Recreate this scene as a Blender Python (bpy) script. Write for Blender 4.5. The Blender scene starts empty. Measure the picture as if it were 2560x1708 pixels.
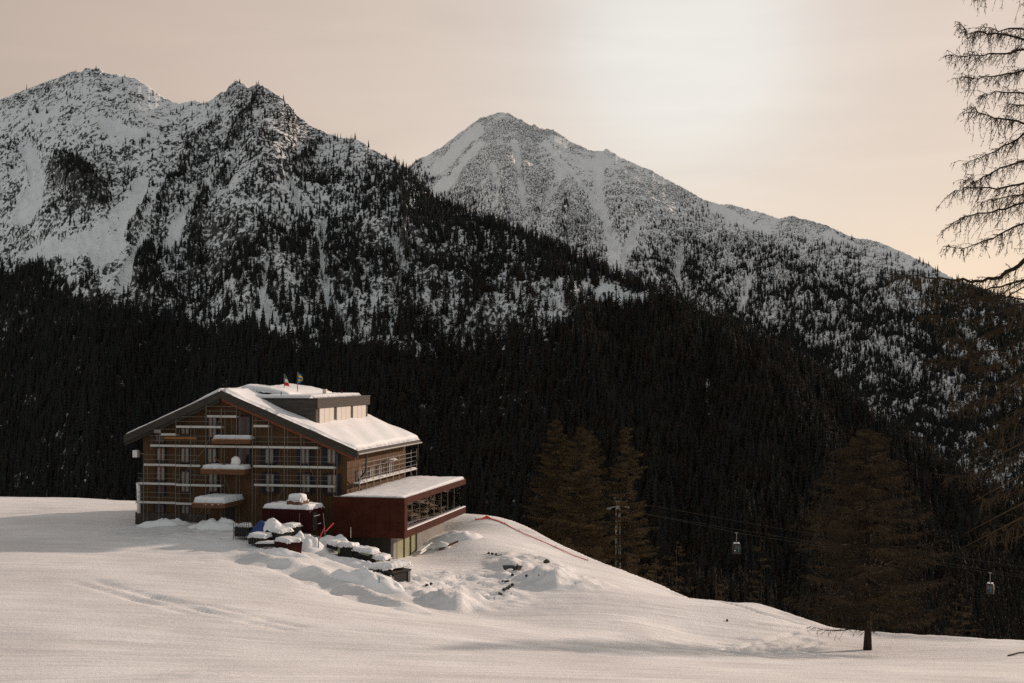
import bpy, bmesh, math, random
import numpy as np
from mathutils import Vector, Matrix

random.seed(7)
SC = bpy.context.scene
COL = SC.collection

# ------------------------------------------------------------------ camera
PITCH = math.atan(76 / 3200)
cam_d = bpy.data.cameras.new('camera')
cam_d.sensor_width = 36.0
cam_d.lens = 45.0
cam_d.clip_start = 0.5
cam_d.clip_end = 30000
cam = bpy.data.objects.new('camera', cam_d)
COL.objects.link(cam)
cam.location = (0, 0, 0)
cam.rotation_euler = (math.pi / 2 + PITCH, 0, 0)
SC.camera = cam

# ------------------------------------------------------------------ light
SUN_AZ, SUN_EL = 55.0, 17.0
world = bpy.data.worlds.new('World')
SC.world = world
world.use_nodes = True
nt = world.node_tree
nt.nodes.clear()
wn = lambda t: nt.nodes.new(t)
wl = lambda a, b: nt.links.new(a, b)
w_out = wn('ShaderNodeOutputWorld')
sky = wn('ShaderNodeTexSky')
sky.sky_type = 'NISHITA'
sky.sun_disc = False
sky.sun_elevation = math.radians(SUN_EL)
sky.sun_rotation = math.radians(SUN_AZ)
sky.altitude = 1500
sky.dust_density = 1.5
bg_sky = wn('ShaderNodeBackground')
bg_sky.inputs['Strength'].default_value = 0.05
tint = wn('ShaderNodeVectorMath'); tint.operation = 'MULTIPLY'; tint.inputs[1].default_value = (0.88, 0.63, 0.45)   # seen through the warm veil
wl(sky.outputs[0], tint.inputs[0]); wl(tint.outputs[0], bg_sky.inputs['Color'])
# thin warm veil of high cloud, brightest where it scatters the light
tc = wn('ShaderNodeTexCoord')
nrm = wn('ShaderNodeVectorMath'); nrm.operation = 'NORMALIZE'
wl(tc.outputs['Generated'], nrm.inputs[0])
GLOW = Vector(((1705 - 1280) / 3200, 1.0, (930 - 105) / 3200)).normalized()
dot = wn('ShaderNodeVectorMath'); dot.operation = 'DOT_PRODUCT'
wl(nrm.outputs[0], dot.inputs[0]); dot.inputs[1].default_value = GLOW
acos = wn('ShaderNodeMath'); acos.operation = 'ARCCOSINE'
wl(dot.outputs['Value'], acos.inputs[0])
deg = wn('ShaderNodeMath'); deg.operation = 'DIVIDE'; deg.inputs[1].default_value = math.pi
wl(acos.outputs[0], deg.inputs[0])
ramp = wn('ShaderNodeValToRGB'); ramp.color_ramp.interpolation = 'B_SPLINE'
el = ramp.color_ramp.elements
el[0].position = 0.0; el[0].color = (0.74, 0.71, 0.66, 1)
el[1].position = 1.0; el[1].color = (0.42, 0.45, 0.46, 1)
for d, c in ((2.8, (0.725, 0.695, 0.645)), (4.2, (0.70, 0.655, 0.60)), (5.6, (0.665, 0.59, 0.525)), (7.4, (0.635, 0.535, 0.46)), (10, (0.615, 0.50, 0.42)), (14, (0.60, 0.48, 0.395)), (22, (0.525, 0.405, 0.325)),
             (31, (0.435, 0.335, 0.265)), (52, (0.34, 0.285, 0.25)), (85, (0.275, 0.275, 0.27)), (120, (0.345, 0.365, 0.37))):
    e = ramp.color_ramp.elements.new(d / 180); e.color = (*c, 1)
wl(deg.outputs[0], ramp.inputs[0])
# faint wisps, stretched along the horizon
mp = wn('ShaderNodeMapping'); mp.inputs['Scale'].default_value = (2.2, 2.2, 14)
wl(nrm.outputs[0], mp.inputs[0])
wz = wn('ShaderNodeTexNoise'); wz.inputs['Scale'].default_value = 2.0; wz.inputs['Detail'].default_value = 6; wz.inputs['Distortion'].default_value = 0.6
wl(mp.outputs[0], wz.inputs['Vector'])
wr = wn('ShaderNodeMapRange'); wr.inputs['From Min'].default_value = 0.25; wr.inputs['From Max'].default_value = 0.75
wr.inputs['To Min'].default_value = 0.93; wr.inputs['To Max'].default_value = 1.05
wl(wz.outputs[0], wr.inputs[0])
wm = wn('ShaderNodeVectorMath'); wm.operation = 'SCALE'
wl(ramp.outputs[0], wm.inputs[0]); wl(wr.outputs[0], wm.inputs['Scale'])
bg_veil = wn('ShaderNodeBackground')
bg_veil.inputs['Strength'].default_value = 1.0
wl(wm.outputs[0], bg_veil.inputs['Color'])
addw = wn('ShaderNodeAddShader')
wl(bg_sky.outputs[0], addw.inputs[0]); wl(bg_veil.outputs[0], addw.inputs[1])
wl(addw.outputs[0], w_out.inputs['Surface'])

sun_d = bpy.data.lights.new('sun', 'SUN')
sun_d.energy = 3.9
sun_d.angle = math.radians(1.8)
sun_d.color = (1.0, 0.785, 0.655)
sun = bpy.data.objects.new('sun', sun_d)
COL.objects.link(sun)
_a, _e = math.radians(SUN_AZ), math.radians(SUN_EL)
SUN_DIR = Vector((math.sin(_a) * math.cos(_e), math.cos(_a) * math.cos(_e), math.sin(_e)))
sun.rotation_euler = SUN_DIR.to_track_quat('Z', 'Y').to_euler()
sun.location = SUN_DIR * 500

SC.view_settings.view_transform = 'Standard'
SC.view_settings.look = 'None'
SC.view_settings.exposure = 0.0
SC.view_settings.gamma = 1.0
SC.view_settings.use_curve_mapping = False
SC.render.engine = 'CYCLES'
SC.cycles.max_bounces = 6
SC.cycles.use_denoising = False        # what noise is left reads as the photograph's film grain
SC.cycles.diffuse_bounces = 3
SC.cycles.transparent_max_bounces = 12

# ------------------------------------------------------------------ helpers
_cp, _sp = math.cos(PITCH), math.sin(PITCH)
def at(px, py, Y):
    """world point at depth Y seen at photo pixel (2560 x 1708 frame)"""
    a = (px - 1280) / 3200; b = (854 - py) / 3200
    dx, dy, dz = a, _cp - b * _sp, _sp + b * _cp
    return Vector((dx / dy * Y, Y, dz / dy * Y))
def slope_of(py):
    b = (854 - py) / 3200
    return (_sp + b * _cp) / (_cp - b * _sp)

def tag(o, label=None, cat=None, group=None, kind=None):
    if label: o['label'] = label
    if cat: o['category'] = cat
    if group: o['group'] = group
    if kind: o['kind'] = kind
    return o
def empty(name, loc, rz=0.0):
    o = bpy.data.objects.new(name, None)
    o.empty_display_size = 0.5
    COL.objects.link(o)
    o.location = loc; o.rotation_euler = (0, 0, rz)
    return o
def link_mesh(name, me, mats, parent=None, smooth=False):
    o = bpy.data.objects.new(name, me)
    COL.objects.link(o)
    for m in (mats if isinstance(mats, (list, tuple)) else [mats]):
        me.materials.append(m)
    if smooth:
        me.polygons.foreach_set('use_smooth', np.ones(len(me.polygons), dtype=bool))
    if parent is not None:
        o.parent = parent
    return o

class MB:
    """collects simple solids and links them as one mesh object"""
    def __init__(self): self.v = []; self.f = []; self.m = []
    def add(self, vs, fs, mi=0):
        b = len(self.v)
        self.v += [tuple(x) for x in vs]
        self.f += [tuple(b + i for i in q) for q in fs]
        self.m += [mi] * len(fs)
        return self
    def box(self, x0, x1, y0, y1, z0, z1, mi=0):
        vs = [(x0, y0, z0), (x1, y0, z0), (x1, y1, z0), (x0, y1, z0), (x0, y0, z1), (x1, y0, z1), (x1, y1, z1), (x0, y1, z1)]
        return self.add(vs, [(0, 3, 2, 1), (4, 5, 6, 7), (0, 1, 5, 4), (1, 2, 6, 5), (2, 3, 7, 6), (3, 0, 4, 7)], mi)
    def bar(self, p, q, w, h=None, mi=0):
        p = Vector(p); q = Vector(q); d = q - p
        if d.length < 1e-6: return self
        d.normalize(); h = w if h is None else h
        up = Vector((0, 0, 1)) if abs(d.z) < 0.9 else Vector((0, 1, 0))
        a = d.cross(up).normalized() * w / 2; b = a.cross(d).normalized() * h / 2
        vs = [p - a - b, p + a - b, p + a + b, p - a + b, q - a - b, q + a - b, q + a + b, q - a + b]
        return self.add(vs, [(0, 3, 2, 1), (4, 5, 6, 7), (0, 1, 5, 4), (1, 2, 6, 5), (2, 3, 7, 6), (3, 0, 4, 7)], mi)
    def tube(self, pts, r, n=6, r1=None, mi=0):
        pts = [Vector(p) for p in pts]; L = len(pts); b0 = len(self.v)
        r1 = r if r1 is None else r1
        for i, p in enumerate(pts):
            d = (pts[min(i + 1, L - 1)] - pts[max(i - 1, 0)]).normalized()
            up = Vector((0, 0, 1)) if abs(d.z) < 0.9 else Vector((1, 0, 0))
            a = d.cross(up).normalized(); b = a.cross(d)
            rr = r + (r1 - r) * i / max(1, L - 1)
            for k in range(n):
                t = 2 * math.pi * k / n
                self.v.append(tuple(p + a * (rr * math.cos(t)) + b * (rr * math.sin(t))))
        for i in range(L - 1):
            for k in range(n):
                k2 = (k + 1) % n
                self.f.append((b0 + i * n + k, b0 + i * n + k2, b0 + (i + 1) * n + k2, b0 + (i + 1) * n + k)); self.m.append(mi)
        self.f.append(tuple(b0 + k for k in reversed(range(n)))); self.m.append(mi)
        self.f.append(tuple(b0 + (L - 1) * n + k for k in range(n))); self.m.append(mi)
        return self
    def prism(self, poly, y0, y1, mi=0):
        """polygon in x,z extruded along y"""
        n = len(poly)
        vs = [(x, y0, z) for x, z in poly] + [(x, y1, z) for x, z in poly]
        fs = [tuple(range(n)), tuple(reversed(range(n, 2 * n)))]
        for i in range(n):
            j = (i + 1) % n
            fs.append((i, n + i, n + j, j))
        return self.add(vs, fs, mi)
    def lathe(self, prof, n=12, c=(0, 0, 0), mi=0):
        b0 = len(self.v)
        for r, z in prof:
            for k in range(n):
                t = 2 * math.pi * k / n
                self.v.append((c[0] + r * math.cos(t), c[1] + r * math.sin(t), c[2] + z))
        for i in range(len(prof) - 1):
            for k in range(n):
                k2 = (k + 1) % n
                self.f.append((b0 + i * n + k, b0 + i * n + k2, b0 + (i + 1) * n + k2, b0 + (i + 1) * n + k)); self.m.append(mi)
        return self
    def build(self, name, mats, parent=None, smooth=False, bevel=0.0):
        me = bpy.data.meshes.new(name)
        me.from_pydata(self.v, [], self.f)
        bm = bmesh.new(); bm.from_mesh(me)
        bmesh.ops.recalc_face_normals(bm, faces=bm.faces)
        bm.to_mesh(me); bm.free()
        mats = mats if isinstance(mats, (list, tuple)) else [mats]
        o = link_mesh(name, me, mats, parent, smooth)
        if len(mats) > 1:
            me.polygons.foreach_set('material_index', self.m)
        if bevel:
            b = o.modifiers.new('bevel', 'BEVEL'); b.width = bevel; b.segments = 2; b.limit_method = 'ANGLE'
        return o

# ------------------------------------------------------------------ vector noise (numpy)
_G = np.array([[1,1,0],[-1,1,0],[1,-1,0],[-1,-1,0],[1,0,1],[-1,0,1],[1,0,-1],[-1,0,-1],[0,1,1],[0,-1,1],[0,1,-1],[0,-1,-1],[1,1,0],[-1,1,0],[0,-1,1],[0,-1,-1]], dtype=np.float32)
_P = np.random.RandomState(3).permutation(256).astype(np.int32)
_P = np.concatenate([_P, _P, _P])
def perlin(x, y, z):
    x, y, z = np.broadcast_arrays(np.asarray(x, np.float32), np.asarray(y, np.float32), np.asarray(z, np.float32))
    xi = np.floor(x).astype(np.int32); yi = np.floor(y).astype(np.int32); zi = np.floor(z).astype(np.int32)
    xf = x - xi; yf = y - yi; zf = z - zi
    u = xf * xf * xf * (xf * (xf * 6 - 15) + 10); v = yf * yf * yf * (yf * (yf * 6 - 15) + 10); w = zf * zf * zf * (zf * (zf * 6 - 15) + 10)
    xi &= 255; yi &= 255; zi &= 255
    out = 0
    for dx in (0, 1):
        for dy in (0, 1):
            for dz in (0, 1):
                h = _P[_P[_P[xi + dx] + yi + dy] + zi + dz] & 15
                g = _G[h]
                dd = g[..., 0] * (xf - dx) + g[..., 1] * (yf - dy) + g[..., 2] * (zf - dz)
                out = out + dd * (u if dx else 1 - u) * (v if dy else 1 - v) * (w if dz else 1 - w)
    return out
def fbm(x, y, z, oc=5, gain=0.5, lac=2.03, ridged=False):
    s = 0; a = 1.0; n = 0
    for i in range(oc):
        p = perlin(x + 17.3 * i, y + 9.1 * i, z + 5.7 * i)
        if ridged: p = 1 - 2.2 * np.abs(p)
        s = s + a * p; n += a; a *= gain
        x = x * lac; y = y * lac; z = z * lac
    return s / n
def sstep(a, b, x):
    t = np.clip((x - a) / (b - a), 0, 1)
    return t * t * (3 - 2 * t)
def grid_mesh(name, P, mats, smooth=True, attrs=None):
    """P: (rows, cols, 3) array -> quad grid object"""
    R, C = P.shape[:2]
    me = bpy.data.meshes.new(name)
    i = np.arange(R * C).reshape(R, C)
    q = np.stack([i[:-1, :-1], i[:-1, 1:], i[1:, 1:], i[1:, :-1]], -1).reshape(-1, 4)
    me.vertices.add(R * C); me.vertices.foreach_set('co', np.ascontiguousarray(P, np.float32).ravel())
    me.loops.add(q.size); me.loops.foreach_set('vertex_index', q.ravel().astype(np.int32))
    me.polygons.add(len(q)); me.polygons.foreach_set('loop_start', np.arange(0, q.size, 4, dtype=np.int32))
    me.update(calc_edges=True)
    for k, a in (attrs or {}).items():
        at_ = me.attributes.new(k, 'FLOAT', 'POINT')
        at_.data.foreach_set('value', np.ascontiguousarray(a, np.float32).ravel())
    return link_mesh(name, me, mats, None, smooth)

# ------------------------------------------------------------------ materials
def mat(name, col, rough=0.8, metal=0.0, var=0.0, scale=3.0, bump=0.0, bscale=None, detail=5, spec=0.3, col2=None, stretch=None):
    m = bpy.data.materials.new(name); m.use_nodes = True
    n = m.node_tree.nodes; l = m.node_tree.links
    b = n['Principled BSDF']
    b.inputs['Base Color'].default_value = (*col, 1)
    b.inputs['Roughness'].default_value = rough
    b.inputs['Metallic'].default_value = metal
    b.inputs['Specular IOR Level'].default_value = spec
    if var or bump or col2:
        tcn = n.new('ShaderNodeTexCoord')
        mpn = n.new('ShaderNodeMapping'); l.new(tcn.outputs['Object'], mpn.inputs[0])
        if stretch: mpn.inputs['Scale'].default_value = stretch
        nz = n.new('ShaderNodeTexNoise'); nz.inputs['Scale'].default_value = scale; nz.inputs['Detail'].default_value = detail
        nz.inputs['Roughness'].default_value = 0.6
        l.new(mpn.outputs[0], nz.inputs['Vector'])
        if var or col2:
            mx = n.new('ShaderNodeMix'); mx.data_type = 'RGBA'
            c2 = col2 or tuple(c * (1 + var) for c in col)
            c1 = col if col2 else tuple(c * (1 - var) for c in col)
            mx.inputs[6].default_value = (*c1, 1); mx.inputs[7].default_value = (*c2, 1)
            mr = n.new('ShaderNodeMapRange'); mr.inputs['From Min'].default_value = 0.3; mr.inputs['From Max'].default_value = 0.7
            l.new(nz.outputs[0], mr.inputs[0]); l.new(mr.outputs[0], mx.inputs[0])
            l.new(mx.outputs[2], b.inputs['Base Color'])
        if bump:
            bp = n.new('ShaderNodeBump'); bp.inputs['Strength'].default_value = bump
            if bscale:
                nb = n.new('ShaderNodeTexNoise'); nb.inputs['Scale'].default_value = bscale; nb.inputs['Detail'].default_value = 6
                l.new(mpn.outputs[0], nb.inputs['Vector']); l.new(nb.outputs[0], bp.inputs['Height'])
            else: l.new(nz.outputs[0], bp.inputs['Height'])
            l.new(bp.outputs[0], b.inputs['Normal'])
    return m

M = {}
M['snow'] = mat('fresh_snow', (0.80, 0.80, 0.80), 0.75, var=0.03, scale=1.2, bump=0.35, bscale=9.0, spec=0.2)
M['spruce'] = mat('spruce_needles', (0.025, 0.027, 0.024), 0.9, var=0.35, scale=0.3, spec=0.1)
M['larch'] = mat('bare_larch_wood', (0.034, 0.024, 0.017), 0.9, var=0.3, scale=0.3, spec=0.1)
M['larch_far'] = mat('larch_twigs_far', (0.038, 0.028, 0.021), 0.9, var=0.3, scale=0.3, spec=0.1)
M['bark'] = mat('larch_bark', (0.035, 0.025, 0.019), 0.95, var=0.35, scale=6, bump=0.6, stretch=(1, 1, 0.25), spec=0.1)

def mountain_mat(name, snow, rock, tint, nscale=0.02):
    """snow with rock showing through; the attribute rock holds where the ground is bare"""
    m = bpy.data.materials.new(name); m.use_nodes = True
    n = m.node_tree.nodes; l = m.node_tree.links
    b = n['Principled BSDF']; b.inputs['Roughness'].default_value = 0.9; b.inputs['Specular IOR Level'].default_value = 0.1
    a = n.new('ShaderNodeAttribute'); a.attribute_name = 'rock'
    tcn = n.new('ShaderNodeTexCoord')
    nz = n.new('ShaderNodeTexNoise'); nz.inputs['Scale'].default_value = nscale * 6; nz.inputs['Detail'].default_value = 8; nz.inputs['Roughness'].default_value = 0.68
    mpn = n.new('ShaderNodeMapping'); mpn.inputs['Scale'].default_value = (1, 1, 0.8)
    l.new(tcn.outputs['Object'], mpn.inputs[0]); l.new(mpn.outputs[0], nz.inputs['Vector'])
    ad = n.new('ShaderNodeMath'); ad.operation = 'MULTIPLY_ADD'; ad.inputs[1].default_value = 1.5; ad.inputs[2].default_value = -0.75
    l.new(nz.outputs[0], ad.inputs[0])
    sm = n.new('ShaderNodeMath'); sm.operation = 'ADD'; l.new(ad.outputs[0], sm.inputs[0]); l.new(a.outputs['Fac'], sm.inputs[1])
    mr = n.new('ShaderNodeMapRange'); mr.interpolation_type = 'SMOOTHSTEP'; mr.inputs['From Min'].default_value = 0.46; mr.inputs['From Max'].default_value = 0.60
    l.new(sm.outputs[0], mr.inputs[0])
    n2 = n.new('ShaderNodeTexNoise'); n2.inputs['Scale'].default_value = nscale * 9; n2.inputs['Detail'].default_value = 4
    l.new(tcn.outputs['Object'], n2.inputs['Vector'])
    mxr = n.new('ShaderNodeMix'); mxr.data_type = 'RGBA'; mxr.inputs[6].default_value = (*rock, 1); mxr.inputs[7].default_value = (*tint, 1)
    l.new(n2.outputs[0], mxr.inputs[0])
    n3 = n.new('ShaderNodeTexNoise'); n3.inputs['Scale'].default_value = nscale * 1.5; n3.inputs['Detail'].default_value = 6
    l.new(tcn.outputs['Object'], n3.inputs['Vector'])
    mxs = n.new('ShaderNodeMix'); mxs.data_type = 'RGBA'; mxs.inputs[6].default_value = (*(c * 0.86 for c in snow), 1); mxs.inputs[7].default_value = (*(min(1, c * 1.08) for c in snow), 1)
    l.new(n3.outputs[0], mxs.inputs[0])
    mx = n.new('ShaderNodeMix'); mx.data_type = 'RGBA'
    l.new(mr.outputs[0], mx.inputs[0]); l.new(mxs.outputs[2], mx.inputs[6]); l.new(mxr.outputs[2], mx.inputs[7])
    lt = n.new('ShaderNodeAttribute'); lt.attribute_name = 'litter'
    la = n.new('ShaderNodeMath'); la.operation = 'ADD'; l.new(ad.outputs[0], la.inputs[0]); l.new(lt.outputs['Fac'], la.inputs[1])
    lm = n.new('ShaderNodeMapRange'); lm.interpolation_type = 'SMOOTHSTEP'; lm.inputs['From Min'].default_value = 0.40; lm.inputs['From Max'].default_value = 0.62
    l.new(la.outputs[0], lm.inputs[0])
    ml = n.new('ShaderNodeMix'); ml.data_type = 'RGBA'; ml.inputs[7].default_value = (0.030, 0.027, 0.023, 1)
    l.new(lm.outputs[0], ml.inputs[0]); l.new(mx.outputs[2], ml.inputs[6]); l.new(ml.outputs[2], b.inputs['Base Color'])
    bp = n.new('ShaderNodeBump'); bp.inputs['Strength'].default_value = 0.6; bp.inputs['Distance'].default_value = 6.0
    l.new(nz.outputs[0], bp.inputs['Height']); l.new(bp.outputs[0], b.inputs['Normal'])
    return m
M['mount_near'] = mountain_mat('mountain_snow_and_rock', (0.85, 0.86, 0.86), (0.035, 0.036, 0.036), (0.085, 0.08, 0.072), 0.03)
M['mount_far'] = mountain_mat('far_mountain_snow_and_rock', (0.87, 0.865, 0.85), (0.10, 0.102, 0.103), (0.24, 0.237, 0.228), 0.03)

# ------------------------------------------------------------------ mountains
K = 2560 / 2350
def poly(pts): 
    a = np.array(pts, float) * K
    return a[:, 0], a[:, 1]
RIDGE1 = poly([(-260, 330), (-120, 270), (0, 228), (60, 205), (100, 190), (140, 173), (165, 163), (180, 166), (190, 158), (225, 158), (232, 166), (262, 172), (310, 182), (335, 198), (352, 210),
               (375, 226), (405, 236), (430, 233), (445, 231), (465, 238), (485, 228), (502, 214), (516, 212), (520, 200), (540, 187), (560, 196), (566, 205), (575, 198), (600, 197), (615, 206), (640, 222),
               (660, 242), (680, 268), (705, 287), (730, 298), (780, 316), (822, 320), (850, 343), (900, 368), (940, 390), (960, 418), (1000, 455), (1060, 485),
               (1150, 512), (1250, 550), (1330, 588), (1420, 633), (1480, 655), (1540, 690), (1600, 722), (1700, 768), (1770, 798), (1830, 830), (1900, 880),
               (1980, 940), (2060, 1000), (2130, 1055), (2200, 1110), (2300, 1190), (2400, 1260), (2650, 1400)])
RIDGE2 = poly([(700, 560), (860, 440), (945, 380), (950, 371), (990, 352), (1012, 340), (1050, 310), (1075, 293), (1100, 274), (1120, 268), (1145, 260), (1170, 261), (1200, 279), (1222, 291), (1226, 286), (1236, 296), (1270, 297),
               (1312, 326), (1360, 346), (1385, 346), (1392, 340), (1430, 364), (1500, 396), (1560, 427), (1620, 462), (1650, 470), (1680, 472), (1750, 489), (1790, 503), (1820, 497), (1900, 519), (1960, 546), (2010, 555), (2070, 579), (2130, 607),
               (2200, 645), (2290, 672), (2350, 695), (2500, 745), (2700, 800)])
DENS = """
0011111
0112111101243
12211221233545
12222332345445554
2134433345644566665
11455324555445677885
115544246544556777788630001211011
11231156534666776678887422212332110
2211136655676677666776678531144534443221
7764122665677677665666667888345654666543322
9986215866566566666655565455458678677887656656665
999998776544556556776666658999999974678877887777788
99999999999865665478777777889999999996578998899899
9999999999999888888788888999997899999977788999969
99999999999999999999999999999988999999777686988999
99999999999999999999999999999999799999998787999999
99999999999999999999999999999999999999999999999999
""".split()
DM = np.array([[int(c) for c in (r + '0' * 47)[:47]] for r in DENS], float) / 9.0
def dens(px, py):
    cx = np.clip((px / K - 25) / 50, 0, 46); cy = np.clip((py / K - 175) / 50, 0, len(DM) - 1)
    x0 = np.minimum(cx.astype(int), 45); y0 = np.minimum(cy.astype(int), len(DM) - 2)
    fx = cx - x0; fy = cy - y0
    return (DM[y0, x0] * (1 - fx) + DM[y0, x0 + 1] * fx) * (1 - fy) + (DM[y0 + 1, x0] * (1 - fx) + DM[y0 + 1, x0 + 1] * fx) * fy
def proj(P):
    X, Y, Z = P[..., 0], P[..., 1], P[..., 2]
    dpt = Y * _cp + Z * _sp; v = -Y * _sp + Z * _cp
    return 1280 + 3200 * X / dpt, 854 - 3200 * v / dpt
vslope = np.vectorize(slope_of)
def polydist(px, py, pts, w0, w1):
    """distance to a polyline in photo pixels divided by the local half width (used to lay gullies and ribs where they run)"""
    a = np.array(pts, float) * K
    best = np.full(px.shape, 1e9)
    n = len(a) - 1
    for i in range(n):
        d = a[i + 1] - a[i]; L2 = d @ d
        t = np.clip(((px - a[i, 0]) * d[0] + (py - a[i, 1]) * d[1]) / L2, 0, 1)
        q = (i + t) / n
        dist = np.hypot(px - a[i, 0] - t * d[0], py - a[i, 1] - t * d[1]) / ((w0 + (w1 - w0) * q) * K)
        best = np.minimum(best, dist)
    return best
# snow gullies (no trees, no rock) and tree covered ribs as they run down the faces
GULLY1 = [([(545, 360), (505, 420), (440, 510), (390, 590)], 10, 16), ([(300, 470), (260, 540), (170, 590), (90, 600)], 16, 34), ([(330, 430), (290, 520), (240, 590)], 20, 34),
          ([(330, 590), (300, 650), (285, 700)], 20, 12), ([(60, 330), (90, 430), (60, 520)], 16, 26), ([(660, 420), (690, 500)], 8, 6), ([(620, 620), (600, 700), (640, 770)], 8, 10),
          ([(745, 520), (735, 600), (755, 700), (800, 780)], 8, 9), ([(905, 560), (930, 640), (900, 700)], 9, 8), ([(600, 690), (560, 745), (540, 770)], 8, 8), ([(1140, 690), (1270, 735)], 12, 10),
          ([(430, 540), (390, 640), (350, 690)], 6, 8), ([(320, 600), (300, 690)], 15, 12), ([(250, 290), (320, 330)], 22, 16), ([(380, 470), (340, 560)], 8, 10), ([(1370, 690), (1520, 690)], 11, 9)]
RIB1 = [([(930, 410), (1000, 472), (1060, 502), (1150, 532), (1250, 568), (1330, 606), (1420, 650), (1480, 676), (1540, 708), (1620, 745)], 15, 18), ([(592, 205), (570, 270), (540, 330), (520, 400), (500, 470)], 7, 14), ([(500, 290), (440, 370), (420, 440)], 6, 9), ([(410, 440), (380, 490), (330, 560)], 10, 14),
        ([(150, 400), (180, 450), (230, 470)], 30, 30), ([(345, 610), (340, 700)], 14, 34), ([(480, 500), (460, 560), (450, 640)], 10, 14), ([(730, 330), (690, 400), (650, 420)], 8, 10),
        ([(810, 640), (822, 700)], 8, 8), ([(910, 420), (930, 520), (925, 600)], 10, 9)]
GULLY2 = [([(1378, 350), (1372, 440), (1390, 520), (1408, 600), (1410, 640)], 7, 17), ([(1290, 400), (1250, 470), (1180, 545)], 14, 10), ([(1000, 400), (1050, 340), (1100, 300)], 14, 12),
          ([(1180, 330), (1190, 400), (1200, 470)], 9, 8), ([(1250, 330), (1330, 420), (1390, 510)], 6, 9), ([(1130, 400), (1150, 470), (1130, 500)], 9, 10), ([(1470, 520), (1440, 590), (1420, 640)], 9, 12),
          ([(1560, 590), (1552, 680)], 6, 14), ([(1720, 620), (1715, 680), (1690, 730)], 7, 11), ([(1100, 330), (1040, 420), (1000, 450)], 12, 12), ([(2140, 600), (2180, 640)], 8, 8), ([(2010, 690), (2060, 780), (2120, 850)], 4, 5),
          ([(2200, 800), (2260, 850), (2320, 880)], 7, 9), ([(2110, 880), (2150, 900)], 14, 9), ([(1640, 480), (1760, 540)], 12, 10), ([(1900, 540), (1960, 570)], 10, 9)]
RIB2 = [([(1790, 640), (1850, 660), (1930, 720), (2010, 800)], 10, 22), ([(1990, 720), (2060, 820), (2160, 900), (2260, 960)], 16, 34), ([(1600, 600), (1580, 680), (1620, 720)], 14, 22),
        ([(1250, 440), (1225, 520)], 5, 8), ([(1300, 480), (1290, 570)], 6, 10), ([(1140, 470), (1160, 520)], 5, 6)]
def field(px, py, lst):
    m = np.zeros(px.shape)
    for pts, w0, w1 in lst:
        m = np.maximum(m, 1 - sstep(0.55, 1.25, polydist(px, py, pts, w0, w1)))
    return m

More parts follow.
